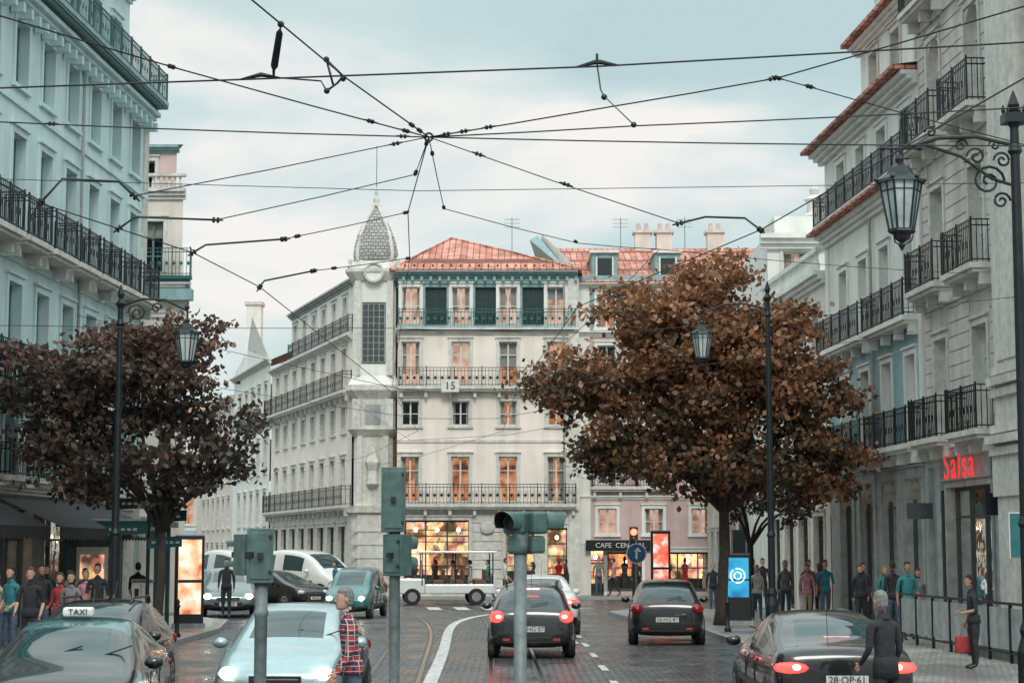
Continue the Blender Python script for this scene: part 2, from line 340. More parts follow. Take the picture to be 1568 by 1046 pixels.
def strip(b,part,m,pts,w,z):
    pts=[Vector((x,y,0)) for x,y in pts]
    for p,q in zip(pts,pts[1:]):
        d=(q-p).normalized(); n=Vector((-d.y,d.x,0))*w/2
        b.quad(part,m,(p.x+n.x,p.y+n.y,z),(p.x-n.x,p.y-n.y,z),(q.x-n.x,q.y-n.y,z),(q.x+n.x,q.y+n.y,z))
def curve(pts,k=8):
    out=[]; P=[pts[0]]+pts+[pts[-1]]
    for i in range(1,len(P)-2):
        for j in range(k):
            t=j/k; out.append(tuple(.5*((2*P[i][a])+(-P[i-1][a]+P[i+1][a])*t+(2*P[i-1][a]-5*P[i][a]+4*P[i+1][a]-P[i+2][a])*t*t+(-P[i-1][a]+3*P[i][a]-3*P[i+1][a]+P[i+2][a])*t**3) for a in range(len(pts[0]))))
    out.append(pts[-1]); return out
b=Bd('tram_tracks')
for c in ([(.3,8),(.15,25),(.05,35),(-.2,52),(-.9,64),(-3.2,75),(-8,88),(-14,103)],[(-1.5,8),(-1.9,25),(-2.15,35),(-2.75,52),(-4,64),(-6.5,75),(-11,88),(-17,103)]):
    cc=curve(c)
    for off in (-.45,.45):
        pp=[(x+off,y) for x,y in cc]
        strip(b,'groove',frame_d,pp,.16,.003); strip(b,'rail',steel,pp,.07,.007)
b.done()
b=Bd('road_markings')
strip(b,'lane_line',paintw,curve([(-1.25,14),(-1.35,28),(-1.5,40),(-1.75,52),(-1.6,58),(-.9,63),(.6,67),(3,70)]),.24,.011)
for i in range(6):
    y=26+i*4.2; strip(b,'dashes',paintw,[(1.75-.004*i,y),(1.72,y+1.6)],.13,.011)
for i in range(8): strip(b,'dashes',paintw,[(1.55,44+i*2.2),(1.5,45+i*2.2)],.12,.015)
for i in range(9):
    if i!=3: strip(b,'crossing_bars',paintw,[(-7+i*1.05,68.2),(-7.3+i*1.05,71.5)],.5,.011)
b.done()
# ------------------------------------------------------------ buildings left
FR[0]=frame_g
b=Bd('white_apartment_building',(-14,47,0))
A=(-11.26,55.5); Bp=(-13.27,21.5)
cols=[1.0+2.1*k for k in range(15)]
ops=[]
for k,s in enumerate(cols):
    ops+=[(s,s+.95,13.4,15.0,dict(lit=.15,cur=.3)),(s,s+.95,9.7,12.2,dict(lit=.08,cur=.3)),(s,s+.95,6.2,8.6,dict(lit=.08,cur=.3)),(s,s+.95,4.0,5.5,dict(lit=.75,arch=True,pinkp=.2,cur=.2))]
for k in range(7): ops.append((1.0+4.6*k,4.6+4.6*k,.35,3.2,dict(kind='shop',tm=gstone)))
M,L=facade(b,A,Bp,0,15.6,ops,mint,trim=mint,bands=[(3.7,gstone)],dep=.26)
cornice(b,0,L,3.55,.18,.25); b.box('cornices',stone,0,.5,-.01,.05,3.8,15.25)
b.box('cornices',mint,0,L,-.01,.06,9.1,9.3); b.box('cornices',mint,0,L,-.01,.06,12.9,13.05)
for s in cols:
    balcony(b,s-.45,s+1.4,9.62,.65,.95,sp=.13); balcony(b,s-.45,s+1.4,6.1,.55,.95,sp=.13); balcony(b,s-.2,s+1.15,3.98,.3,.75,br=False)
for s in (7.05,15.4,23.8): pipe(b,s,3.8,15.2)
cornice(b,0,L,15.25,.4,.35,mint); cornice(b,0,L,15.6,.62,.28,igreen,2)
for s in np.arange(.2,L,.6): b.box('cornices',mint,s,s+.16,.04,.36,15.0,15.24)
balcony(b,.02,L,15.95,.64,.85,igreen,fgreen,br=False)
A2=(-11.85,55.2);B2=(-13.9,21.5)
facade(b,A2,B2,15.6,19.3,[(s,s+.9,16.1,18.1,dict(lit=.1,cur=.3)) for s in cols],mint,trim=mint); cornice(b,0,L,19,.3,.35,mint)
b.M=Matrix.Identity(4)
b.quad('walls',mint,(-11.26,55.5,0),(-26,55.5,0),(-26,55.5,15.6),(-11.26,55.5,15.6)); b.quad('walls',mint,(-11.85,55.2,15.6),(-26,55.2,15.6),(-26,55.2,19.3),(-11.85,55.2,19.3))
b.quad('roof',tiles,(-11.6,55.3,19.36),(-13.6,21.5,19.36),(-26,21.5,22),(-26,55.3,22)); b.quad('walls',gstone,(-11.3,55.5,15.6),(-13.3,21.5,15.6),(-26,21.5,15.61),(-26,55.5,15.61))
b.quad('walls',mint,(-13.27,21.5,0),(-26,21.5,0),(-26,21.5,19.3),(-13.27,21.5,19.3))
b.M,_=frame(A,Bp)
for s0,s1 in ((4.2,13.2),(14,24)):
    for k in range(int((s1-s0)/.3)):
        s=s0+k*.3; b.add('awning',awn,[(s,.05,3.5),(s+.3,.05,3.5),(s+.3,1.7,2.75),(s,1.7,2.75),(s,1.7,2.5),(s+.15,1.71,2.44),(s+.3,1.7,2.5)],[(0,1,2,3),(3,2,6,5,4)])
text(b,'VISTA ALEGRE',.22,b.M@Matrix.Translation((6.5,1.73,2.62))@Matrix.Rotation(math.pi,4,'Z')@Matrix.Rotation(math.pi/2,4,'X'),frame_w,.005)
b.done()
b=Bd('tan_corner_building',(-15,70,0))
facade(b,(-22,66),(-11.75,66),0,12,[(1+2*k,2+2*k,z,z+2,dict(lit=.3)) for k in range(4) for z in (1.2,4.5,8.5)]+[(8.6,9.5,z,z+2,{}) for z in (1.2,4.8,8.6)],tan)
cornice(b,0,10.3,11.6,.25,.3); balcony(b,7.5,10.35,12.1,.35,1.0,igreen,igreen); b.box('balcony_slabs',fgreen,7.4,10.4,-.02,.4,11.2,11.6)
body(b,[(-22,66.01),(-11.76,66.01),(-16.5,80),(-24,80)],0,12,tan)
facade(b,(-22,66.3),(-12.1,66.3),12,15.3,[(8.4,9.2,12.3,14.2,{})],tan); cornice(b,0,10.0,15,.3,.4); 
b.M=Matrix.Identity(4); b.quad('walls',tan,(-12.1,66.3,12),(-16.3,79,12),(-16.3,79,15.3),(-12.1,66.3,15.3)); b.quad('roof',gstone,(-12.1,66.3,15.38),(-16.3,79,15.38),(-22,79,15.38),(-22,66.3,15.38))
b.M,_=frame((-22,66.3),(-12.1,66.3))
for k in range(12): b.lathe('balustrade',stone,(7.6+k*.2,.12,15.42),[(.05,0),(.07,.15),(.03,.3),(.06,.42)],6)
b.box('balustrade',stone,7.4,10,.0,.26,15.84,15.94)
facade(b,(-22,67),(-12.5,67),15.4,17.1,[(8.0,8.7,15.6,16.6,{})],pink); cornice(b,0,9.6,16.9,.3,.25,fgreen)
b.M=Matrix.Identity(4); b.quad('walls',tan,(-12.5,67,15.4),(-16,77,15.4),(-16,77,17.1),(-12.5,67,17.1))
b.add('roof',tiles,[(-12.2,66.7,17.16),(-22,66.7,17.16),(-21,72,18.2),(-14.6,71,17.9),(-16,77,17.16)],[(0,1,2,3),(0,3,4)])
b.done()
FR[0]=frame_w
# ------------------------------------------------------------ central corner building
b=Bd('corner_building_with_turret',(-2,90,0))
xs=[-4.68,-2.37,-.18,2.04]; X0=-5.28
ops=[]
for i,x in enumerate(xs):
    s=x-X0-.42
    ops+=[(s,s+.84,12.55,14.3,dict(lit=1,pinkp=.9,tm=white)),(s,s+.84,9.75,11.75,dict(lit=1,pinkp=.6)),(s+.02,s+.82,7.85,9.0,dict(lit=.8,pinkp=.2)),(s,s+.84,4.35,6.45,dict(lit=.75,pinkp=.1))]
    if i<3: ops.append((s+1.08,s+2.07,12.55,14.3,dict(kind='louvre',tw=0)))
ops+=[(.35,3.3,.4,3.55,dict(kind='shop')),(5.0,6.3,.4,3.2,dict(kind='shop')),(6.9,7.8,.3,3.2,dict(kind='shop'))]
M,L=facade(b,(X0,84),(2.95,84),0,15,ops,cream,bands=[(4.05,stone),(12.3,cream),(15,fgreen)])
cornice(b,-.1,L+.1,3.85,.22,.22); cornice(b,-.1,L+.1,12.1,.3,.28); cornice(b,-.1,L+.1,14.75,.45,.3,fgreen)
b.box('cornices',fgreen,0,L,-.01,.06,14.45,14.75); b.box('cornices',stone,0,L,-.01,.05,7.1,7.22)
for x in np.arange(.2,L,.42): b.box('cornices',fgreen,x,x+.12,.05,.3,14.55,14.75)
balcony(b,.05,L,4.27,.5,.9,sp=.16); balcony(b,.05,L,9.66,.5,.85,sp=.16); balcony(b,.02,L,12.45,.28,.8,igreen,fgreen,br=False,sp=.16)
b.box('pilasters',stone,L-.35,L+.15,-.02,.12,0,14.7); pipe(b,L-.55,4.3,14.6)
for z in np.arange(.5,3.7,.42): b.box('pilasters',stone,3.5,4.8,-.02,.05,z,z+.37)
b.lathe('clock_medallion',stone,(4.15,.12,3.2),[(.02,-.3),(.28,-.22),(.33,0),(.28,.22),(.02,.3)],12,0,1,.2)
b.box('sign_board',frame_w,2.05,2.85,.52,.57,9.35,9.95); 
text(b,'15',.5,Matrix.Translation((X0+2.45,83.42,9.65))@Matrix.Rotation(math.pi/2,4,'X'),iron,.004)
sA=(-7.5,85.6); sB=(-13.7,104.1)
ops=[]
for k in range(8):
    s=1.2+2.3*k
    ops+=[(s,s+.9,9.75,11.75,dict(lit=.15)),(s,s+.85,7.75,8.95,dict(lit=.1)),(s,s+.9,4.35,6.5,dict(lit=.3))]
    if k<6: ops.append((s,s+.8,12.6,14.2,dict(lit=.1,arch=True)))
    ops.append((s-.2,s+1.3,.3,3.3,dict(kind='shop')))
M,L2=facade(b,sA,sB,0,12.3,[o for o in ops if o[3]<12.4],cream,bands=[(4.05,stone)])
cornice(b,0,L2,3.85,.2,.22); cornice(b,0,L2,12.05,.3,.28); balcony(b,.1,L2,4.27,.5,.9,sp=.2); balcony(b,.1,L2,9.66,.5,.9,sp=.2)
facade(b,sA,(-12.0,99),12.3,14.9,[o for o in ops if o[3]>12.4],white); cornice(b,0,14.2,14.6,.3,.3,gstone); balcony(b,0,14,12.4,.28,.8,sp=.2,br=False)
b.M=Matrix.Identity(4)
b.quad('walls',cream,(2.95,84,0),(2.95,98,0),(2.95,98,15),(2.95,84,15)); b.quad('walls',cream,(-13.7,104.1,0),(0,104.1,0),(0,104.1,12.3),(-13.7,104.1,12.3)); b.quad('walls',cream,(-12,99,12.3),(0,99,12.3),(0,99,14.9),(-12,99,14.9))
b.quad('roof',gstone,(-7.5,85.6,14.88),(-12,99,14.88),(3,99,14.89),(3,85,14.89)); b.quad('roof',gstone,(-7.5,85.6,12.31),(-13.7,104.1,12.31),(3,104,12.32),(3,85,12.32))
ap=(-3.0,89.5,17.5); e=[(-5.6,83.6,15.06),(3.2,83.6,15.06),(4.2,98,15.06),(-10.5,98,15.06)]
rg=(-3.6,94,17.4)
b.add('roof',tiles,[e[0],e[1],e[2],e[3],ap,rg],[(0,1,4),(1,2,5,4),(2,3,5),(3,0,4,5)])
b.tube('ridge_tiles',tiles,[e[1],ap,e[0]],.09,6); b.tube('ridge_tiles',tiles,[e[0],(3.2,83.6,15.06)],.08,6)
for k in range(20): b.ball('ridge_tiles',iron,(-5.4+k*.43,84.1,15.33),.05)
cx,cy=-6.4,85.1
def ch(r,c): return [(cx-r+c,cy-r),(cx+r-c,cy-r),(cx+r,cy-r+c),(cx+r,cy+r-c),(cx+r-c,cy+r),(cx-r+c,cy+r),(cx-r,cy+r-c),(cx-r,cy-r+c)]
def prism(part,m,r0,z0,r1,z1,c=.35):
    a=ch(r0,c*min(1,r0)); d=ch(r1,c*min(1,r1)); vs=[(x,y,z0) for x,y in a]+[(x,y,z1) for x,y in d]
    b.add(part,m,vs,[(i,(i+1)%8,(i+1)%8+8,i+8) for i in range(8)]+[tuple(range(8)),tuple(range(8,16))])
prism('turret',stone,1.0,0,1.0,3.9); prism('turret',stone,1.15,3.9,1.2,4.2); prism('turret',stone,.9,4.2,.9,7.4); prism('turret',stone,.95,7.4,1.2,7.7); prism('turret',stone,1.0,7.7,1.0,9.1)
prism('turret',stone,1.0,9.1,1.3,9.5); prism('turret',stone,1.3,9.5,1.3,9.75); prism('turret',white,1.2,9.75,1.0,10.2); prism('turret',white,1.0,10.2,1.0,14.6)
prism('turret',stone,1.1,14.6,1.35,15.0); prism('turret',stone,1.35,15.0,1.35,15.15); prism('turret',white,1.0,15.15,.95,15.6)
for z in (.6,1.2,1.8,2.4,3.0): b.box('turret',gstone,cx-1.02,cx+1.02,cy-1.02,cy-.9,z,z+.05)
b.box('turret_window',frame_d,cx-.55,cx+.55,cy-1.03,cy-.98,10.75,13.6)
for i in range(5): b.box('turret_window',gstone,cx-.53+i*.255,cx-.50+i*.255,cy-1.05,cy-1.03,10.8,13.55)
for i in range(10): b.box('turret_window',gstone,cx-.53,cx+.53,cy-1.047,cy-1.032,10.8+i*.3,10.825+i*.3)
for sx in (-1,1):
    b.box('turret',stone,cx+sx*.75-.14,cx+sx*.75+.14,cy-1.1,cy-.99,10.2,14.6)
    b.box('turret',stone,cx+sx*.75-.18,cx+sx*.75+.18,cy-1.22,cy-1.0,7.7,9.1); b.box('turret',stone,cx+sx*.6-.12,cx+sx*.6+.12,cy-1.08,cy-.88,4.2,7.4)
b.lathe('turret',stone,(cx,cy-1.0,5.0),[(.05,0),(.3,.2),(.22,.8),(.35,1.2),(.2,1.6),(.1,1.9)],8)
b.box('turret',gstone,cx-.35,cx+.35,cy-1.04,cy-1.0,7.95,8.85)
for i in range(16):
    t=math.pi*2*i/16; t2=math.pi*2*(i+1)/16; b.tube('turret',stone,[(cx+.42*math.cos(t),cy-1.3,14.95+.42*math.sin(t)),(cx+.42*math.cos(t2),cy-1.3,14.95+.42*math.sin(t2))],.08,5)
b.add('turret',white,[(cx+.42*math.cos(math.pi*2*i/16),cy-1.3,14.95+.42*math.sin(math.pi*2*i/16)) for i in range(16)],[tuple(range(16))])
prof=[(1.0,15.6),(1.02,15.9),(.98,16.3),(.86,16.8),(.66,17.3),(.42,17.75),(.22,18.1),(.12,18.3)]
scal=paving('dome_scales',(.34,.35,.33),(.46,.46,.43),(.10,.10,.10),.22,.16,.6,.8,.6,ms=.02)
scal.node_tree.nodes['Mapping'].inputs['Rotation'].default_value=(math.pi/2,0,0)
for (r0,z0),(r1,z1) in zip(prof,prof[1:]): prism('dome',scal,r0,z0,r1,z1,.45)
for sx in (-1,1):
    for sy in (-1,1): b.tube('dome_ribs',stone,[(cx+sx*(r-.22*min(1,r)),cy+sy*(r-.22*min(1,r)),z) for r,z in prof],.10,6)
b.lathe('finial',stone,(cx,cy,18.25),[(.2,0),(.24,.08),(.1,.16),(.16,.32),(.1,.48),(.05,.6),(.09,.7),(.02,.95)],10)
b.tube('mast',iron,[(cx,cy,19.1),(cx,cy,21.2)],.015,5)
for px,z in ((cx-1.1,15.15),(cx+1.1,15.15)): b.lathe('finial',stone,(px,cy-1.1,z),[(.12,0),(.14,.12),(.06,.2),(.12,.35),(.02,.6)],8)
b.done(smooth=('finial','clock_medallion'))
# pink neighbour
b=Bd('pink_tiled_roof_building',(7,92,0))
ops=[]
for k in range(5):
    s=.9+2.15*k
    ops+=[(s,s+.85,z,z+h,dict(lit=l,pinkp=.1)) for z,h,l in ((12.5,1.6,.3),(9.8,1.9,.3),(7.6,1.3,.4),(5.2,1.8,.3))]+[(s,s+.85,2.9,4.1,dict(lit=1,pinkp=.8))]
ops+=[(.3,1.15,.1,2.3,dict(kind='shop')),(1.3,2.9,.3,2.1,dict(kind='shop')),(3.6,6.4,.3,2.1,dict(kind='shop')),(7,10,.3,2.1,dict(kind='shop'))]
M,L=facade(b,(3.1,85.2),(14,84.2),0,14.6,ops,pink,trim=white,bands=[(12.2,pink),(15,fgreen)])
b.box('cornices',white,0,.55,-.01,.08,0,14.4); cornice(b,0,L,4.5,.15,.2,white); cornice(b,0,L,12.1,.25,.25,white); cornice(b,0,L,14.4,.35,.25,white)
balcony(b,.6,4.5,5.1,.4,.9)
b.M=Matrix.Identity(4); b.quad('roof',tiles,(3.0,84.8,14.66),(14.2,83.8,14.66),(13,93,17.6),(2.0,93,17.6)); b.quad('roof',tiles,(13,93,17.6),(2,93,17.6),(2,100,15),(14,100,15)); b.quad('walls',pink,(14,84.2,0),(14,100,0),(14,100,14.6),(14,84.2,14.6))
b.add('roof',tiles,[(14.2,83.8,14.66),(13,93,17.6),(14,100,15)],[(0,1,2)])
b.add('walls',fgreen,[(3.0,85.0,14.6),(2.6,85,15.2),(1.3,92,18.1),(.9,92.2,17.9),(2.2,98,15)],[(0,1,2,3,4)]); b.add('walls',tan,[(2.95,84.9,14.5),(3.1,84.9,15.3),(1.5,92,18.2),(1.3,92,15)],[(0,1,2,3)])
for x in (4.4,7.4):
    b.box('dormers',fgreen,x-.6,x+.6,85.9,89,14.9,16.2); b.box('dormers',room_d,x-.35,x+.35,85.86,85.91,15.15,15.95); b.box('dormers',white,x-.7,x+.7,85.75,89.1,16.2,16.32); b.box('dormers',white,x-.42,x-.35,85.84,85.92,15.1,16.0); b.box('dormers',white,x+.35,x+.42,85.84,85.92,15.1,16.0)
for x in (6.3,7.4,10): b.box('chimneys',tan,x,x+.8,92.4,93.2,16.8,18.3); b.box('chimneys',stone,x-.1,x+.9,92.3,93.3,18.3,18.45); [b.lathe('chimneys',pink,(x+.2+.4*q,92.8,18.45),[(.12,0),(.1,.4)],8) for q in (0,1)]
for x in (5.6,8.9,-.0): b.tube('aerials',iron,[(x,93,17.4),(x,93,19.2)],.02,4); [b.tube('aerials',iron,[(x-.4,93,z),(x+.4,93,z)],.012,4) for z in (18.7,18.9,19.1)]
text(b,'CAFE  CENTRAL',.32,Matrix.Translation((5.0,84.75,2.4))@Matrix.Rotation(math.pi/2,4,'X'),frame_w,.01)
b.box('fascia_sign',iron,3.4,6.8,84.8,84.9,2.15,2.65)
b.done()
b=Bd('gabled_row_houses',(-17,112,0))
facade(b,(-13.8,104.2),(-17.9,117.5),0,13,[(1+2.4*k,1.9+2.4*k,z,z+1.9,dict(lit=.2)) for k in range(5) for z in (.6,3.6,6.6,9.8)],white); cornice(b,0,14,12.8,.3,.3)
facade(b,(-17.9,117.5),(-23,134),0,12,[(1+2.4*k,1.9+2.4*k,z,z+1.9,dict(lit=.2)) for k in range(6) for z in (.6,3.6,6.6,9.6)],tan); cornice(b,0,17,11.8,.3,.3)
b.M=Matrix.Identity(4)
b.add('walls',white,[(-13.9,104.4,13),(-15.4,107.5,15.9),(-16.3,112,14.4),(-18,117,13)],[(0,1,2,3)])
b.quad('roof',tiles,(-13.6,104.2,13.1),(-18,117.5,13.1),(-10,120,16.2),(-7,106,16.2)); b.quad('roof',tiles,(-18,117.5,12.1),(-23,134,12.1),(-14,138,15),(-9,120,15))
b.box('chimneys',white,-16.4,-15.5,112,113,13,17.2); b.box('chimneys',stone,-16.5,-15.4,111.9,113.1,17.2,17.4)
b.done()
b=Bd('distant_block',(-30,140,0))
facade(b,(-52,136),(-20,136),0,11,[(1+2.4*k,2+2.4*k,z,z+1.9,dict(lit=.25)) for k in range(13) for z in (4,7.3)]+[(1+4*k,4+4*k,.3,3,dict(kind='shop')) for k in range(7)],white,bands=[(3.6,blue)]); cornice(b,0,32,10.8,.4,.3)
b.M=Matrix.Identity(4); b.quad('roof',tiles,(-52,135.6,11.1),(-20,135.6,11.1),(-22,142,13.5),(-50,142,13.5)); b.done()
# ------------------------------------------------------------ buildings right
def rx(y): return 13.86-.066*y
b=Bd('stone_department_building',(14,40,0))
y0=28; A=(rx(y0),y0); Bp=(rx(47.3),47.3); ops=[]
for s in (1.4,4.2,7.0,14.3,17.4):
    for z,h,a in ((5.1,2.4,0),(8.95,2.4,0),(12.75,2.5,1),(16.35,2.3,0)): ops.append((s,s+1.05,z,z+h,dict(lit=.1,arch=bool(a),cur=.35)))
ops+=[(14.3,17.7,.3,3.75,dict(kind='shop',tm=gstone)),(1,4,.3,3.7,dict(kind='shop',tm=gstone)),(5,8.5,.3,3.7,dict(kind='shop',tm=gstone))]
M,L=facade(b,A,Bp,0,20,ops,beige,dep=.25,bands=[(4.3,gstone)])
cornice(b,0,L,4.5,.25,.3)
for z in (4.98,8.8,12.6,16.2):
    for s0,s1 in ((13.6,15.95),(16.65,19.1),(.8,8.6)): balcony(b,s0,s1,z,.6,1.0,sp=.13)
    b.box('cornices',stone,0,L,-.01,.08,z-.5,z-.3)
cornice(b,0,L,19.6,.5,.5)
for z in np.arange(5.3,19,.36):
    for s0,s1 in ((9.2,10.8),(13.05,14.1),(15.55,17.2),(18.65,19.25)): b.box('rustication',beige,s0,s1,-.01,.025,z,z+.32)
b.box('pilasters',stone,10.9,12.9,-.02,.35,0,20); b.box('pilasters',stone,10.75,13.05,-.02,.5,.1,.9); b.box('pilasters',stone,10.8,13.0,-.02,.42,3.4,4.3)
for i,(z,p) in enumerate(((4.3,.5),(4.55,.6),(4.8,.46),(5.6,.44),(5.85,.52),(6.1,.42))): b.box('pilasters',stone,10.86,12.98,-.02,p,z,z+.18)
b.box('pilasters',stone,11.15,12.65,.34,.39,6.4,19.4)
for s in (13.1,17.95,18.9): b.box('pilasters',gstone,s,s+.35,-.01,.12,.1,4.3)
b.box('shop_door',frame_d,17.9,18.0,0,.1,.1,3.7); b.box('shop_sign_board',gstone,14.2,17.8,.0,.06,3.95,4.48)
salsa=mat('neon_red',(1,.025,.03),.4,emit=.9,bst=0,na=.02)
text(b,'Salsa',1.0,b.M@Matrix.Translation((15.9,.28,4.24))@Matrix.Rotation(math.pi,4,'Z')@Matrix.Rotation(math.pi/2,4,'X'),salsa,.004,0,1.22)
b.box('wall_lamp',iron,13.3,13.5,.1,.5,3.0,3.5); b.box('projecting_sign',frame_d,18.5,18.56,.15,.8,3.0,3.4)
b.M=Matrix.Identity(4); b.quad('walls',beige,(rx(47.3),47.3,12),(25,47.3,12),(25,47.3,20),(rx(47.3),47.3,20)); b.quad('roof',tiles,(rx(28)-.4,28,20.15),(rx(47.3)-.4,47.3,20.15),(25,47.3,23),(25,28,23)); b.quad('walls',beige,(rx(28),28,0),(26,28,0),(26,28,20),(rx(28),28,20))
b.done()
b=Bd('blue_apartment_building',(14,52,0))
A=(rx(47.32),47.32); Bp=(rx(57.8),57.8); ops=[]
for s in (.8,3.15,5.5,7.85):
    ops+=[(s,s+.95,5.1,7.4,dict(lit=.15,cur=.35)),(s,s+.95,8.45,10.7,dict(lit=.2,cur=.35)),(s,s+.95,12.45,14.1,dict(lit=.2))]
for s in (.5,2.9,5.3,7.7): ops.append((s,s+1.5,.2,4.1,dict(kind='shop',arch=True,tw=.25,tm=gstone)))
M,L=facade(b,A,Bp,0,14.8,ops,blue,trim=white,dep=.22,bands=[(4.7,gstone),(8.2,blue),(12.2,white),(15,white)])
cornice(b,0,L,4.5,.2,.25,white)
for s0,s1 in ((.3,4.6),(5.0,10.2)): balcony(b,s0,s1,4.98,.5,.95,slab=white); balcony(b,s0,s1,8.35,.5,.95,slab=white)
cornice(b,0,L,11.75,.35,.4,white); b.box('eaves',tiles,0,L+.2,-.02,.6,12.16,12.24); balcony(b,.2,L,12.42,.45,.85,br=False)
cornice(b,0,L+.3,14.5,.45,.35,white); b.box('eaves',tiles,0,L+.4,-.02,.7,14.87,14.97)
for s in (0,10.1): b.box('pilasters',white,s,s+.35,-.01,.06,4.8,11.7)
pipe(b,4.8,4.8,11.7)
A3=(rx(47.32)+.5,47.32);B3=(rx(55)+.5,55)
b.M=Matrix.Identity(4); b.quad('walls',white,(rx(57.8),57.8,0),(24,57.8,0),(24,57.8,14.8),(rx(57.8),57.8,14.8)); b.quad('roof',tiles,(rx(47.3)-.7,47.3,14.98),(rx(58)-.7,58.2,14.98),(24,58.2,16.8),(24,47.3,16.8))
M,L=facade(b,A3,B3,14.9,17.6,[(s,s+.9,15.5,17.0,dict(lit=.1)) for s in (.9,3.3,5.7)],white); cornice(b,0,L+.2,17.3,.35,.28,white); b.box('eaves',tiles,0,L+.3,-.4,.55,17.6,17.72)
b.box('chimneys',white,L-.8,L+.1,-1.4,-.5,17.6,19.2); b.box('chimneys',tiles,L-.9,L+.2,-1.5,-.4,19.2,19.3)
b.M=Matrix.Identity(4); b.quad('walls',white,(rx(55)+.5,55,14.9),(24,55,14.9),(24,55,17.6),(rx(55)+.5,55,17.6)); b.quad('roof',tiles,(rx(47.3)+.1,47.3,17.73),(rx(55)+.1,55.2,17.73),(24,55.2,20),(24,47.3,20))
b.done()
b=Bd('cream_palace_building',(13,70,0))
A=(rx(57.9),57.9); Bp=(rx(67),67)
M,L=facade(b,A,Bp,0,11,[(1+2.2*k,1.9+2.2*k,z,z+2,dict(lit=.35)) for k in range(4) for z in (4.6,8.0)]+[(.8+2.2*k,2.2+2.2*k,.2,3.3,dict(kind='shop')) for k in range(4)],cream); cornice(b,0,L,10.7,.4,.4,white); cornice(b,0,L,4,.2,.25,white)
for k in range(26): b.lathe('balustrade',white,(.3+k*.34,.2,11.1),[(.06,0),(.1,.18),(.04,.42),(.07,.6)],6)
b.box('balustrade',white,0,L,.08,.32,11.7,11.85)
b.M=Matrix.Identity(4); b.quad('walls',cream,(rx(67),67,0),(24,67,0),(24,67,11),(rx(67),67,11)); b.quad('roof',gstone,(rx(57.9),57.9,11.08),(rx(67),67,11.08),(24,67,11.09),(24,57.9,11.09))
facade(b,(9.75,69),(16,69),0,14.2,[(.6,1.6,12,13.5,{}),(3,4,12,13.5,{}),(.6,1.6,7.5,9.5,dict(lit=.5))],white); cornice(b,-.3,6.5,13.6,.5,.55,white); 
b.quad('walls',white,(0,0,0),(0,-10,0),(0,-10,14.2),(0,0,14.2))
b.box('parapet',white,.3,6,-3,-.1,14.15,14.9); b.lathe('turret',stone,(2.0,-1,14.9),[(.4,0),(.5,.15),(.3,.3),(.3,.7),(.42,.8),(.15,1.0),(.2,1.2),(.05,1.5)],12)
b.M=Matrix.Identity(4)
facade(b,(9.0,76),(9.0,100),0,10.5,[(1+2.4*k,2+2.4*k,z,z+2,dict(lit=.35)) for k in range(9) for z in (1,4.6,8.0)],tan)
b.done()
# ------------------------------------------------------------ wires
wm=mat('wire_black',(.012,.015,.017),.5,bst=0); brass=mat('brass_fitting',(.03,.03,.032),.45,.5,bst=0)
b=Bd('tram_overhead_wires')
K=(-1.02,22,7.26)
def ext(p,q,X):
    t=(X-p[0])/(q[0]-p[0]); return tuple(p[i]+(q[i]-p[i])*t for i in range(3))
def wire(pts,r=.011,sag=.0,ea=None,eb=None):
    r*=.85; pts=list(pts)
    if ea is not None: pts=[ext(pts[1],pts[0],ea)]+pts
    if eb is not None: pts=pts+[ext(pts[-2],pts[-1],eb)]
    out=[]
    for p,q in zip(pts,pts[1:]):
        d=math.dist(p,q); k=max(2,int(d/1.5))
        for i in range(k):
            t=i/k; out.append((p[0]+(q[0]-p[0])*t,p[1]+(q[1]-p[1])*t,p[2]+(q[2]-p[2])*t-4*sag*d*t*(1-t)))
    out.append(pts[-1]); b.tube('wires',wm,out,r,5)
def ins(p,q,t,r=.027,l=.055):
    p=Vector(p);q=Vector(q);c=p.lerp(q,t);d=(q-p).normalized()
    b.tube('insulators',brass,[c-d*l*1.6,c-d*l*.8,c-d*l*.7,c-d*l*.2,c-d*l*.1,c+d*l*.1,c+d*l*.2,c+d*l*.7,c+d*l*.8,c+d*l*1.6],[.009,.012,r,r,.012,.012,r,r,.012,.009],8)
w1=[(-6.01,21,7.62),(-2.95,21,7.73),(1.01,21,7.88),(6.03,21,8.17)]; wire(w1,.014,0,-13,11.9)
wire([(-6.28,22,7.45),K,(6.28,22,7.15)],.011,.003,-13,12)
wire([K,(1.49,22,7.40),(6.29,22,7.63)],.011,.002,None,12)
wire([(-8.54,30,8.37),(-1.57,30,8.17),(6.60,30,8.28)],.008,0,-12.7,11.8)
wire([(-2.49,17,7.46),(-1.86,20,7.48),K]); 
wire([(-3.2,13,7.4),(-2.49,17,7.46)]); wire([(-5.18,18,7.60),(-3.72,20,7.58),K],.011,.002,-12.5)
wire([K,(1.14,21.5,7.51),(3.12,21,7.74),(5.47,19,8.0)],.011,.002,None,12)
w7=[(3.12,21,7.74),(6.56,23,7.39)]; wire(w7,.009,.004)
wire([K,(-1.47,22,7.17),(-4.20,20,6.14)],.008,.003)
w9=[K,(-1.50,26,7.07),(-1.64,29,6.88)]; wire(w9,.009)
wire([K,(-.98,26,7.12),(1.06,29,7.12),(2.53,31,7.35)],.008,.004,None,11.5)
wire([K,(2.04,22,6.19)],.008,.004)
wire([K,(-1.24,23,7.0),(-3.53,21.5,6.14)],.008,.003)
wire([(-1.5,26,7.07),(-2.97,23.5,6.25)],.008,.003); wire([(-1.64,29,6.88),(-2.91,26.5,6.29)],.008,.003)
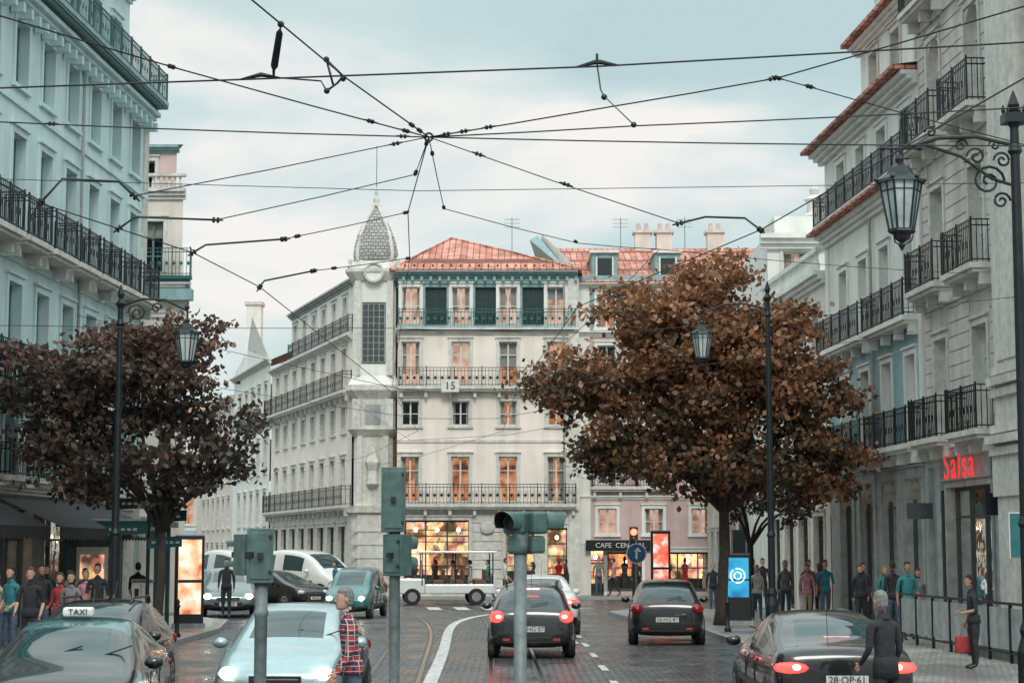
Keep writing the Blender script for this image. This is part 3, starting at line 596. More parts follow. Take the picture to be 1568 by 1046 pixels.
arms=[[(-4.20,20,6.14),(-4.35,19.9,6.28),(-4.9,19.6,6.25),(-5.10,19.5,5.97)],[(2.04,22,6.19),(2.36,22,6.27),(2.8,21.7,6.2),(2.96,21.5,6.02)],
[(-3.53,21.5,6.14),(-4.45,21.3,6.14),(-4.64,21.3,6.0)],[(-2.97,23.5,6.25),(-3.9,23,6.09),(-4.06,23,5.99)],[(-2.91,26.5,6.29),(-3.56,26,6.07),(-3.62,26,5.98)]]
for a in arms: wire(a,.016); ins(a[0],a[1],0,.035); ins(a[-2],a[-1],1,.035,.05)
wire([(-6.2,8,5.9),(-5.5,15,5.9),(-5.10,19.5,5.96),(-4.64,21.3,6.0),(-4.06,23,5.99),(-3.62,26,5.98),(-2.88,43.7,5.98),(-2.99,58,5.96),(-6,75,6),(-12,96,6)],.009)
wire([(4.5,12,6.0),(2.96,21.5,6.02),(1.02,28,5.96),(.09,43,5.92),(-.3,58,5.95),(-4,76,6),(-10,95,6)],.009)
wire([(-9.2,34,6.4),(-2.7,36,6.6),(2.0,36,6.5),(10.9,35,7.2)],.008,.004,-12.2); wire([(-10.8,45,8.0),(-2.8,48,6.4),(-.1,48,6.3),(10.5,47.5,7.9)],.009,.004)
wire([(-9.6,60,7.5),(-3,60,6.5),(-.5,60,6.5),(9.6,62,8.6)],.01,.004); wire([(-7.3,84,9),(-4,72,6.5),(0,70,6.6),(9.5,70,8.5)],.01,.004)
wire([(-1.64,29,6.88),(-2.9,44,6.1)],.007,.004); wire([(2.53,31,7.35),(.1,43,6.0)],.007,.004)
for p,q,ts in ((K,(-1.86,20,7.48),(.12,.22)),(K,(-3.72,20,7.58),(.1,.25)),(K,(-6.28,22,7.45),(.06,.88)),(K,(1.14,21.5,7.51),(.1,.2,.34)),(K,(-1.47,22,7.17),(.9,)),(K,(-1.24,23,7.0),(.15,.95)),(K,(-.98,26,7.12),(.2,.98)),(K,(1.06,29,7.12),(.98,)),(K,(2.04,22,6.19),(.2,.55)),(w7[0],w7[1],(.0,.12)),((-1.5,26,7.07),(-2.97,23.5,6.25),(.02,.9)),((-1.64,29,6.88),(-2.91,26.5,6.29),(.02,.8)),((-5.18,18,7.6),(-3.72,20,7.58),(.95,)),((1.14,21.5,7.51),(3.12,21,7.74),(.97,))):
    for t in ts: ins(p,q,t)
b.tube('knot_ring',brass,[(K[0]+.05*math.cos(t),22,K[2]+.05*math.sin(t)) for t in [i*math.pi/5 for i in range(11)]],.014,6)
b.tube('section_insulator',iron,[(-2.66,20.5,8.22),(-2.67,20.5,8.17),(-2.68,20.55,8.15),(-2.78,20.9,7.86),(-2.80,21,7.84),(-2.80,21,7.74)],[.015,.02,.04,.045,.02,.015],8); b.ball('section_insulator',iron,(-2.66,20.5,8.24),.04)
b.tube('section_insulator',iron,[(-3.2,21,7.72),(-2.95,21,7.78),(-2.72,21,7.74)],[.01,.03,.01],6); wire([(-2.72,21,7.74),(-2.2,20.6,7.6),(-2.07,20,7.33)],.012)
for p,q in (((-2.08,20,7.69),(-1.89,20,7.5)),((-1.89,20,7.5),(-1.95,20,7.42)),((-1.95,20,7.42),(-2.07,20,7.33)),((-2.08,20,7.69),(-2.0,20,7.4))): wire([p,q],.016)
for p in ((-2.08,20,7.69),(-1.89,20,7.47),(-2.07,20,7.33)): b.ball('section_insulator',iron,p,.035)
b.tube('hanger',iron,[(.75,21,7.87),(.98,21,7.93),(1.04,21,7.93),(1.26,21,7.89)],[.01,.03,.03,.01],6); b.tube('hanger',iron,[(1.0,21,7.9),(1.0,21,8.03)],.015,6)
wire([(1.0,21,7.9),(1.02,20.6,7.5),(1.03,20,7.27)],.012); wire([(1.03,20,7.27),(1.29,19,6.71)],.008); b.ball('hanger',iron,(1.03,20,7.26),.035); b.ball('hanger',iron,(1.29,19,6.71),.032)
b.done(smooth=('wires','section_insulator'))
# ------------------------------------------------------------ lamps
lglass=mat('lantern_glass',(.50,.58,.58),.12,bst=0,ns=3,na=.4)
def lantern(b,c,s=1.0):
    x,y,z=c
    b.lathe('lantern_cap',iron,(x,y,z),[(.03*s,.12*s),(.06*s,.06*s),(.05*s,0),(.14*s,-.06*s),(.2*s,-.16*s),(.33*s,-.24*s),(.35*s,-.29*s)],6)
    b.lathe('lantern_glass',lglass,(x,y,z),[(.29*s,-.29*s),(.17*s,-.95*s)],6)
    for k in range(6):
        t=math.pi/3*k; p=(x+.295*s*math.cos(t),y+.295*s*math.sin(t),z-.29*s); q=(x+.175*s*math.cos(t),y+.175*s*math.sin(t),z-.95*s)
        b.tube('lantern_frame',iron,[p,q],.02*s,4); b.ball('lantern_cap',iron,(x+.34*s*math.cos(t),y+.34*s*math.sin(t),z-.24*s),.035*s,n=6,k=4)
        t2=t+math.pi/6; b.tube('lantern_frame',iron,[(x+.26*s*math.cos(t2),y+.26*s*math.sin(t2),z-.29*s),(x+.16*s*math.cos(t2),y+.16*s*math.sin(t2),z-.95*s)],.012*s,4)
        t3=t+math.pi/3; b.tube('lantern_frame',iron,[(x+.275*s*math.cos(t),y+.275*s*math.sin(t),z-.40*s),(x+.275*s*math.cos(t3),y+.275*s*math.sin(t3),z-.40*s)],.009*s,4)
    b.lathe('lantern_base',iron,(x,y,z),[(.19*s,-.94*s),(.2*s,-.98*s),(.12*s,-1.02*s),(.1*s,-1.08*s),(.03*s,-1.13*s),(.05*s,-1.17*s),(.01*s,-1.24*s)],6)
    for k in range(3):
        t=math.pi/3*k*2; b.tube('lantern_base',iron,[(x+.17*s*math.cos(t),y+.17*s*math.sin(t),z-.97*s),(x+.14*s*math.cos(t),y+.14*s*math.sin(t),z-1.1*s),(x,y,z-1.18*s)],.012*s,4)
def scroll(b,c,r,dx,turns=1.6,tr=.018,ph=0):
    b.tube('scrollwork',iron,[(c[0]+dx*r*(1-i/26)*math.cos(ph+i/22*turns*2*math.pi),c[1],c[2]+r*(1-i/26)*math.sin(ph+i/22*turns*2*math.pi)) for i in range(23)],tr,5)
def post(b,x,y,top,r=.09):
    b.lathe('post',iron,(x,y,.12),[(r*2.4,0),(r*2.4,.15),(r*1.9,.25),(r*1.9,.8),(r*1.3,1.0),(r*1.5,1.08),(r*1.05,1.2),(r,2.4),(r*1.3,2.45),(r*.95,2.55),(r*.7,top-.6),(r*1.1,top-.55),(r*.7,top-.45),(r*.6,top-.12)],12)
    b.lathe('finial',iron,(x,y,top),[(r*.6,-.12),(r*1.3,0),(r*.5,.1),(r*.9,.2),(.01,.4)],8)
b=Bd('street_lamp',(6.8,24,0)); X=6.72
post(b,X,24,7.95,.09); b.box('post',iron,X-.15,X+.15,23.87,24.13,7.9,8.03)
for k in range(5): b.lathe('finial',iron,(X-.14+.07*k,24,8.03),[(.018,0),(.03,.05),(.01,.12)],6)
b.tube('arm',iron,[(X,24,7.6),(6.2,24,7.72),(5.7,24,7.7),(5.2,24,7.55)],.026,6); b.tube('arm',iron,[(X,24,7.05),(6.4,24,7.15),(6.0,24,7.45),(5.5,24,7.62)],.022,6)
scroll(b,(6.35,24,7.12),.22,1,1.7,.02); scroll(b,(6.2,24,7.45),.13,-1,1.4); scroll(b,(6.52,24,6.85),.12,1,1.5); scroll(b,(6.55,24,7.4),.12,-1,1.5); scroll(b,(5.6,24,7.78),.08,-1,1.4); scroll(b,(6.0,24,7.6),.09,1,1.4,.014); scroll(b,(6.45,24,7.6),.08,-1,1.4,.014)
for p in (4.95,5.2,5.45): b.ball('arm',iron,(p,24,7.56),.035)
b.tube('arm',iron,[(4.95,24,7.56),(5.45,24,7.56)],.018,6); b.tube('arm',iron,[(5.2,24,7.6),(5.2,24,7.3)],.03,8); b.tube('arm',iron,[(5.2,24,7.95),(5.2,24,7.6)],[.008,.03],6)
lantern(b,(5.18,24,7.36),.95); b.done()
def small_lamp(x,y,top,xl,ztop):
    b=Bd('street_lamp',(x,y,0)); post(b,x,y,top,.085)
    b.tube('arm',iron,[(x,y,ztop+.35),((x*2+xl)/3,y,ztop+.5),((x+2*xl)/3,y,ztop+.48),(xl,y,ztop+.25),(xl,y,ztop)],.024,6)
    s=1 if xl<x else -1
    scroll(b,(x-s*.35,y,ztop+.2),.2,s,1.6); scroll(b,(x-s*.75,y,ztop+.3),.12,-s,1.4); b.ball('arm',iron,(xl,y,ztop+.32),.05)
    lantern(b,(xl,y,ztop),.85); b.done()
small_lamp(-8.2,38,7.35,-6.8,6.95); small_lamp(6.2,44,8.3,4.6,7.65)
# ------------------------------------------------------------ traffic signals
sg=mat('signal_green_grey',(.075,.14,.13),.5,ns=8,na=.35,grime=.4); pg=mat('pole_grey',(.17,.21,.21),.5,.1,ns=10,na=.35,grime=.4); blk=mat('black_plastic',(.015,.017,.018),.4)
rlight=emis('red_light',[(1,.05,.03),(1,.1,.05)],8)
def visor(b,x,y,z,r,l,ang):
    d=Vector((math.cos(ang),math.sin(ang),0)); s=Vector((-d.y,d.x,0)); n=12
    for rr,m in ((r,sg),(r*.95,blk)):
        vs=[];fs=[]
        for j in (0,1):
            for i in range(n+1):
                t=math.radians(-30+240*i/n); vs.append(Vector((x,y,z))+s*rr*math.cos(t)+Vector((0,0,rr*math.sin(t)))+d*l*(0 if j==0 else .75+.25*math.sin(max(0,t if t<math.pi else math.pi-t))))
        for i in range(n): fs.append((i,i+1,n+2+i,n+1+i))
        b.add('visors',m,vs,fs)
def lens(b,x,y,z,r,ang):
    d=Vector((math.cos(ang),math.sin(ang),0)); s=Vector((-d.y,d.x,0)); c=Vector((x,y,z))+d*.015
    b.add('lenses',blk,[c+s*r*math.cos(i*math.pi/8)+Vector((0,0,r*math.sin(i*math.pi/8))) for i in range(16)],[tuple(range(16))])
def signal(name,x,y,boxes,ztop,r=.065):
    b=Bd(name,(x,y,0))
    b.lathe('post',pg,(x,y,0),[(r*1.8,0),(r*1.8,.1),(r,.18),(r,ztop*.8),(r*1.15,ztop*.8+.01),(r*1.15,ztop*.8+.06),(r,ztop*.8+.07),(r,ztop)],12)
    for (dx,dz0,dz1,w,ang) in boxes:
        M=Matrix.Translation((x+dx,y-.0,0))@Matrix.Rotation(ang,4,'Z'); b.M=M
        b.box('head',sg,-w/2,w/2,-.12,.12,dz0,dz1); b.box('head',sg,-w/2+.03,w/2-.03,-.135,-.12,dz0+.04,dz1-.04)
        b.box('bracket',blk,-.03,.03,-.2,.2,(dz0+dz1)/2-.03,(dz0+dz1)/2+.03)
        for zz in (dz0+.1,dz1-.1): b.box('bracket',blk,w/2-.05,w/2-.02,-.15,-.13,zz,zz+.03)
        b.M=Matrix.Identity(4); k=3 if dz1-dz0>.6 else 2 if dz1-dz0>.4 else 1
        for i in range(k):
            z=dz0+(i+.5)*(dz1-dz0)/k; a=ang+math.pi/2; visor(b,x+dx+.12*math.cos(a),y+.12*math.sin(a),z,w*.4,.24,a)
    b.done(smooth=('visors','post'),bevel={'head':.03})
signal('traffic_light',-2.58,19,[(-.02,1.9,2.46,.27,.15),(-.2,1.98,2.4,.1,.6)],1.95)
signal('traffic_light',-1.4,22,[(-.02,2.45,3.22,.29,.05),(.03,1.93,2.42,.26,-.5)],2.5)
b=Bd('traffic_light',(.09,20,0)); b.lathe('post',pg,(.09,20,0),[(.12,0),(.12,.1),(.07,.18),(.07,2.35)],12); b.lathe('post',pg,(.09,20,0),[(.09,2.2),(.1,2.3),(.09,2.5),(.03,2.56)],12)
for dx,ang in ((-.04,math.radians(-118)),(.17,math.radians(25))):
    b.M=Matrix.Translation((.09+dx,20,0))@Matrix.Rotation(ang-math.pi/2,4,'Z'); b.box('head',sg,-.13,.13,-.09,.09,2.41,2.65); b.box('head',sg,-.09,.09,-.08,.08,2.2,2.39); b.M=Matrix.Identity(4)
    lens(b,.09+dx+.1*math.cos(ang),20+.1*math.sin(ang),2.53,.09,ang)
    visor(b,.09+dx+.09*math.cos(ang),20+.09*math.sin(ang),2.53,.12,.26,ang)
b.done(smooth=('visors','post'),bevel={'head':.03})
b=Bd('traffic_light',(4.6,72,0)); b.lathe('post',blk,(4.75,72,0),[(.06,0),(.06,2.2)],8); b.box('head',blk,4.6,4.92,71.9,72.1,2.1,3.1); b.ball('lamp',rlight,(4.76,71.88,2.9),.13,.05,.13); [b.ball('lamp',blk,(4.76,71.88,z),.12,.05,.12) for z in (2.3,2.6)]; b.done()
bsign=mat('sign_blue',(.02,.10,.22),.4,bst=0); tsign=mat('sign_teal',(.02,.16,.17),.45,bst=0); wsign=mat('sign_white',(.75,.75,.72),.4,bst=0)
b=Bd('traffic_sign',(4,60,0)); x,y=4.05,60
b.tube('post',pg,[(x,y,.12),(x,y,2.6)],.035,8)
b.M=Matrix.Translation((x,y-.05,2.1))@Matrix.Rotation(math.pi/2,4,'X'); b.lathe('disc',wsign,(0,0,0),[(.33,0),(.33,.015)],24); b.lathe('disc',bsign,(0,0,0),[(.3,.016),(.3,.022)],24)
b.box('arrow',wsign,-.03,.03,-.18,.08,.024,.03); b.add('arrow',wsign,[(-.1,.06,.03),(.16,.06,.03),(.05,.2,.03)],[(0,1,2)]); b.M=Matrix.Identity(4); b.done()
b=Bd('parking_sign',(9.45,34,0)); b.tube('post',pg,[(9.5,34,.12),(9.5,34,2.95)],.035,8); b.box('panel',tsign,9.2,9.85,33.93,33.96,2.1,2.9); b.box('panel',wsign,9.18,9.87,33.96,33.97,2.08,2.92)
text(b,'P',.55,Matrix.Translation((9.52,33.92,2.5))@Matrix.Rotation(math.pi/2,4,'X'),wsign,.004); b.done()
b=Bd('direction_signpost',(-8.6,43,0)); b.tube('post',iron,[(-8.5,43,.12),(-8.5,43,3.5)],.045,8)
for i,(z,l,s) in enumerate(((3.15,1.0,-1),(2.85,.9,1),(2.55,1.0,-1),(2.25,.8,1))):
    x0,x1=(-8.5,-8.5+s*l); xa,xb=sorted((x0,x1)); b.add('blades',dgreen if i<2 else tsign,[(xa,42.93,z),(xb,42.9,z+.05),(xb,42.9,z+.3),(xa,42.93,z+.25),(xa,42.97,z),(xb,42.94,z+.05),(xb,42.94,z+.3),(xa,42.97,z+.25)],[(0,1,2,3),(4,5,6,7),(0,3,7,4),(1,2,6,5),(0,1,5,4),(3,2,6,7)])
    for k in range(5): b.box('lettering',wsign,xa+.1+k*.14,xa+.19+k*.14,42.88,42.89,z+.12,z+.18)
b.done()
adw=emis('advert_warm',[(.5,.14,.06),(1,.5,.3),(1,.85,.75)],.95,2.6); adr=emis('advert_red',[(1,.08,.05),(1,.2,.12),(1,.8,.72)],.95,3.5); adb=emis('advert_blue',[(.01,.12,.3),(.02,.3,.5),(.04,.36,.5)],.9,1.5); adc=emis('advert_ring',[(.8,.9,1),(1,1,1)],.9,sample=False)
def adpanel(x,y,w,z0,z1,m,ang=0):
    b=Bd('advertising_panel',(x,y,0)); b.M=Matrix.Translation((x,y,0))@Matrix.Rotation(ang,4,'Z')
    b.box('housing',blk,-w/2-.08,w/2+.08,-.1,.1,.12,z1+.12); b.box('poster',m,-w/2,w/2,-.115,-.101,z0,z1); b.box('foot',gstone,-w/2-.12,w/2+.12,-.14,.14,.12,.25)
    b.box('poster_band',blk,-w/2,w/2,-.119,-.1155,z0+(z1-z0)*.42,z0+(z1-z0)*.46); b.box('poster_band',m,-w*.2,w*.2,-.125,-.119,z0+(z1-z0)*.7,z0+(z1-z0)*.75)
    return b
adpanel(-8.75,50,.62,.5,2.5,adw,.3).done(bevel={'housing':.03}); adpanel(5.0,62,.5,.7,2.75,adr).done(bevel={'housing':.03})
b=adpanel(6.35,52,.62,.9,2.0,adb)
b.M=b.M@Matrix.Translation((0,-.12,1.5))@Matrix.Rotation(math.pi/2,4,'X')
for r in (.2,.1): 
    for i in range(20):
        if i%7==6: continue
        t=i*math.pi/10; b.tube('ring',adc,[(r*math.cos(t),r*math.sin(t),.005),(r*math.cos(t+.32),r*math.sin(t+.32),.005)],.022,4)
b.done(bevel={'housing':.03})
b=Bd('bus_shelter',(-10.6,47,0))
for x in (-11.3,-9.0):
    for y in (46.6,48.2): b.box('posts',igreen,x-.05,x+.05,y-.05,y+.05,.12,2.8)
b.box('roof',igreen,-11.5,-8.8,46.3,48.5,2.8,2.95); b.box('roof',stone,-11.4,-8.9,46.4,48.4,2.95,3.0)
b.box('panels',sg,-11.25,-9.9,46.55,46.62,.5,2.7); b.box('panels',frame_w,-11.0,-10.2,46.5,46.55,1.0,2.3); b.box('panels',shop1,-10.9,-10.3,46.48,46.5,1.5,2.1); b.quad('glass',glass,(-9.9,48.2,.4),(-9.05,48.2,.4),(-9.05,48.2,2.7),(-9.9,48.2,2.7)); b.box('bench',wood,-11.1,-9.3,47.6,47.95,.52,.57); [b.box('bench',iron,x,x+.05,47.65,47.9,.12,.52) for x in (-10.9,-9.5)]
b.done()
b=Bd('utility_cabinet',(-8.9,44.5,0)); b.box('cabinet',wsign,-9.15,-8.7,44.4,44.7,.2,1.45); b.box('cabinet',pg,-9.18,-8.67,44.37,44.73,1.45,1.52); b.box('cabinet',pg,-9.15,-8.7,44.4,44.7,.12,.2); b.box('door_seam',blk,-8.93,-8.92,44.39,44.4,.25,1.4); b.box('vents',blk,-9.08,-8.98,44.39,44.4,1.1,1.3); b.done(bevel={'cabinet':.015})
for x,y in ((5.75,30),(5.7,33),(5.7,36),(5.65,39),(5.6,48),(4.3,57),(-8.1,31),(-8.1,34),(-8.15,45)):
    b=Bd('bollard',(x,y,0)); b.lathe('post',iron,(x,y,.12),[(.09,0),(.09,.08),(.055,.12),(.05,.7),(.075,.72),(.075,.76),(.05,.78),(.065,.86),(.02,.92)],10); b.done(smooth=('post',))
b=Bd('litter_bin',(6.5,38,0)); b.lathe('bin',igreen,(6.6,37,.12),[(.2,0),(.24,.05),(.26,.75),(.28,.78),(.28,.82),(.2,.9),(.05,.95)],14); b.done()
# ------------------------------------------------------------ trees
def leafmat(name,cols,zlo,zhi,rough=.42):
    m,nt,p=nodes(name); g=N(nt,'ShaderNodeNewGeometry'); cr=N(nt,'ShaderNodeValToRGB'); e=cr.color_ramp.elements
    e[0].color=(*cols[0],1); e[1].color=(*cols[-1],1)
    for i,c in enumerate(cols[1:-1]): q=e.new((i+1)/(len(cols)-1)); q.color=(*c,1)
    tc=N(nt,'ShaderNodeTexCoord'); no=N(nt,'ShaderNodeTexNoise'); no.inputs['Scale'].default_value=.8; nt.links.new(tc.outputs['Object'],no.inputs['Vector'])
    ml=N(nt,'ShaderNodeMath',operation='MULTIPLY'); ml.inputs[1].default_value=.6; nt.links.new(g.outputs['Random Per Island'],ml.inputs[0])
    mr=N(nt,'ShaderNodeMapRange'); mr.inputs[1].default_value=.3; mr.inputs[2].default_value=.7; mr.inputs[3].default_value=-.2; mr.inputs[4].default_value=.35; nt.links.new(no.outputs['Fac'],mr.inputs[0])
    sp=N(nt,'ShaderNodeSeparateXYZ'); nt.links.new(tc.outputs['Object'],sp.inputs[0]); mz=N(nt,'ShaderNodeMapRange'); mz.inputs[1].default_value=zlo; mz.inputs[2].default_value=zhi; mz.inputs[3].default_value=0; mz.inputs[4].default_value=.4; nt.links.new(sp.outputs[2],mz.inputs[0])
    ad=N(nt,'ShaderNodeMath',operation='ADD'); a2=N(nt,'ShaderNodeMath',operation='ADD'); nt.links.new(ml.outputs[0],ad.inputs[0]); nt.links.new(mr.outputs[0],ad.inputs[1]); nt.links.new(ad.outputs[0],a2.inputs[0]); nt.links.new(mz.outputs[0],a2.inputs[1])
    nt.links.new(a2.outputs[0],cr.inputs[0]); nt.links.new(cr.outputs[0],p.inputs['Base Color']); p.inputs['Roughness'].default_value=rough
    tl=N(nt,'ShaderNodeBsdfTranslucent'); nt.links.new(cr.outputs[0],tl.inputs[0]); mx=N(nt,'ShaderNodeMixShader'); mx.inputs[0].default_value=.35
    out=nt.nodes['Material Output']; nt.links.new(p.outputs[0],mx.inputs[1]); nt.links.new(tl.outputs[0],mx.inputs[2]); nt.links.new(mx.outputs[0],out.inputs[0]); return m
bark=mat('bark',(.05,.04,.035),.9,ns=10,na=.4,bst=.5)
def tree(name,base,fork,lobes,nleaf,ls,lm,seed,tr=.2,ncl=None,limit=None,tw=1.0):
    rg=np.random.default_rng(seed); rr=random.Random(seed); b=Bd(name,(base[0],base[1],0)); f=Vector((base[0]+.1,base[1],fork)); base=Vector((base[0],base[1],.1))
    b.tube('trunk',bark,[base,base.lerp(f,.15),base.lerp(f,.6)+Vector((.05,0,0)),f],[tr*1.5*tw,tr*1.1*tw,tr*.95*tw,tr*.85*tw],10)
    vol=np.array([l[3]*l[4]*l[5] for l in lobes])**.8; ncl=ncl or 260; cl=[]
    while len(cl)<ncl:
        l=lobes[rg.choice(len(lobes),p=vol/vol.sum())]; d=rg.normal(size=3); d/=np.linalg.norm(d); r=rg.random()**.4*rg.uniform(.78,1.15)
        p=np.array(l[:3])+d*r*np.array(l[3:6])
        if limit and not limit(p): continue
        cl.append(p)
    cl=np.array(cl)
    for l in lobes:
        c=Vector(l[:3])
        for q in range(3):
            off=Vector((rr.uniform(-.4,.4)*l[3],rr.uniform(-.4,.4)*l[4],rr.uniform(-.2,.5)*l[5])); e=c+off; m2=f.lerp(e,.5)+Vector((rr.uniform(-.3,.3),0,rr.uniform(0,.3)))
            b.tube('limbs',bark,[f-Vector((0,0,.1)),f.lerp(m2,.5)+Vector((0,0,.1)),m2,e],[tr*.5,tr*.36,tr*.24,tr*.1],7)
            for p in cl[rg.choice(len(cl),9)]:
                v=Vector(p)
                if (v-e).length<max(l[3:6])*1.1: b.tube('limbs',bark,[m2.lerp(e,rr.uniform(.3,1)),(m2+v)/2+Vector((0,0,.15)),v],[tr*.14,tr*.09,tr*.03],5)
    b.done(smooth=('trunk','limbs'))
    sz=rg.uniform(.3,1.7,len(cl)); idx=rg.choice(len(cl),nleaf,p=sz**1.5/(sz**1.5).sum()); sgm=(.09+.17*sz)[idx]*(tr/.2)**.5
    c=cl[idx]+rg.normal(size=(nleaf,3))*sgm[:,None]*np.array([1,1,.5])
    if limit: c=c[np.array([limit(p) for p in c])]; nleaf=len(c)
    a=rg.normal(size=(nleaf,3)); a[:,2]-=.4; a/=np.linalg.norm(a,axis=1)[:,None]; t=rg.normal(size=(nleaf,3)); bb=np.cross(a,t); bb/=np.linalg.norm(bb,axis=1)[:,None]; nrm=np.cross(a,bb)
    s=rg.uniform(ls[0],ls[1],nleaf)[:,None]
    V=np.stack([c-a*s*.5,c+bb*s*.32+nrm*s*.08,c+a*s*.2+bb*s*.3,c+a*s*.55,c+a*s*.2-bb*s*.3,c-bb*s*.32+nrm*s*.08],1).reshape(-1,3)-np.array([base.x,base.y,0])
    me=bpy.data.meshes.new('foliage'); me.vertices.add(nleaf*6); me.vertices.foreach_set('co',V.ravel()); me.loops.add(nleaf*6); me.loops.foreach_set('vertex_index',np.arange(nleaf*6,dtype=np.int32))
    me.polygons.add(nleaf); me.polygons.foreach_set('loop_start',np.arange(0,nleaf*6,6,dtype=np.int32)); me.update(calc_edges=True); me.validate()
    me.materials.append(lm); o=bpy.data.objects.new('foliage',me); o.parent=b.e; link(o)
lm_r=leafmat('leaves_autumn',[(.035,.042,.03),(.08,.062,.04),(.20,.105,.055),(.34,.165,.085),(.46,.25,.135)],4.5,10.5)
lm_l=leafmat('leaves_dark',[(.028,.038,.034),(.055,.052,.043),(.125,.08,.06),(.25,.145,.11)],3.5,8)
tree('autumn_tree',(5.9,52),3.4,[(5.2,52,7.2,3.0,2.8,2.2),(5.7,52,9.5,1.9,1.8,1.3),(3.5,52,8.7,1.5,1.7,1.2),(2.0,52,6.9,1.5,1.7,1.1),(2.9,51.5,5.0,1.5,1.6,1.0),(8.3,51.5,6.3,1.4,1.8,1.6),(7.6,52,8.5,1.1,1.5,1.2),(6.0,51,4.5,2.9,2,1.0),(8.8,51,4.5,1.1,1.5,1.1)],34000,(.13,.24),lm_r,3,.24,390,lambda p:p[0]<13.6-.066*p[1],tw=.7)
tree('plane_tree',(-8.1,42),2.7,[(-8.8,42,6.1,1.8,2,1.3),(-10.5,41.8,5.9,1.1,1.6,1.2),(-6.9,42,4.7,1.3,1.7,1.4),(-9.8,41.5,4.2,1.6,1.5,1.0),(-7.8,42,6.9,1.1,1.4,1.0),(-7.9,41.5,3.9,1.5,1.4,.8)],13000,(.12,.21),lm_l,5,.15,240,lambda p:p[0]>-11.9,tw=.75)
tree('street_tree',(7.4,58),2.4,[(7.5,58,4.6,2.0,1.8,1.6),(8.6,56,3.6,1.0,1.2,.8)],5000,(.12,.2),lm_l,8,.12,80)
# ------------------------------------------------------------ vehicles
def paint(name,c,metal=.3): return mat(name,c,.25,metal,na=.08,bst=0,coat=.8)
carglass=mat('car_glass',(.02,.05,.055),.04,bst=0,spec=.7); tyre=mat('tyre',(.015,.015,.016),.8); rim=mat('wheel_alloy',(.35,.36,.37),.3,.8,bst=0); chrome=mat('chrome',(.5,.5,.5),.15,1,bst=0)
head_on=emis('headlight_on',[(1,.86,.66),(1,.9,.75)],20); head_off=mat('headlight',(.6,.65,.66),.1,bst=0); tail_on=emis('taillight_on',[(1,.02,.02),(1,.04,.03)],5.5); tail_off=mat('taillight',(.25,.01,.01),.15,bst=0); brake=emis('brake_light',[(1,.10,.08),(1,.2,.15)],12)
plate=mat('plate_white',(.6,.6,.58),.4,bst=0)
P_black=paint('paint_black',(.012,.014,.015)); P_silver=paint('paint_silver_blue',(.32,.44,.46),.5); P_teal=paint('paint_teal',(.04,.16,.16)); P_dark=paint('paint_graphite',(.035,.042,.046),.4); P_grey=paint('paint_grey',(.16,.20,.21),.5); P_white=paint('paint_white',(.72,.74,.72),0)
TYPES={
'hatch':[(-1.98,.36,.60,.72,.80,.48,0),(-1.93,.26,.78,.88,.96,.64,0),(-1.82,.22,.84,.93,1.03,.68,'r'),(-1.42,.2,.86,.95,1.40,.58,'s'),(-.55,.2,.865,.94,1.475,.61,0),(-.45,.2,.865,.94,1.48,.61,'s'),(.35,.2,.865,.93,1.46,.60,'w'),(1.12,.2,.86,.92,1.0,.70,0),(1.6,.2,.84,.82,.90,.70,0),(1.88,.22,.79,.66,.74,.64,0),(1.98,.3,.66,.52,.58,.52,0)],
'sedan':[(-2.3,.36,.66,.76,.84,.54,0),(-2.25,.27,.82,.92,1.0,.70,0),(-2.1,.23,.87,.95,1.05,.74,0),(-1.72,.2,.885,.96,1.07,.74,'r'),(-1.0,.2,.9,.96,1.38,.60,'s'),(-.3,.2,.9,.95,1.43,.62,0),(-.2,.2,.9,.95,1.43,.62,'s'),(.5,.2,.9,.94,1.40,.60,'w'),(1.3,.2,.89,.92,1.0,.72,0),(1.85,.2,.87,.82,.90,.72,0),(2.15,.22,.82,.66,.74,.66,0),(2.28,.3,.68,.52,.58,.54,0)],
'van':[(-2.3,.36,.72,.9,1.0,.6,0),(-2.26,.28,.86,1.05,1.15,.74,'r'),(-2.1,.25,.9,1.1,1.85,.70,'s'),(-1.0,.25,.92,1.1,1.93,.74,0),(-.85,.25,.92,1.1,1.93,.74,'s'),(.6,.25,.92,1.08,1.86,.70,'w'),(1.4,.25,.9,1.05,1.15,.74,0),(1.95,.25,.87,.9,1.0,.72,0),(2.2,.28,.8,.72,.82,.66,0),(2.28,.34,.68,.6,.66,.54,0)]}
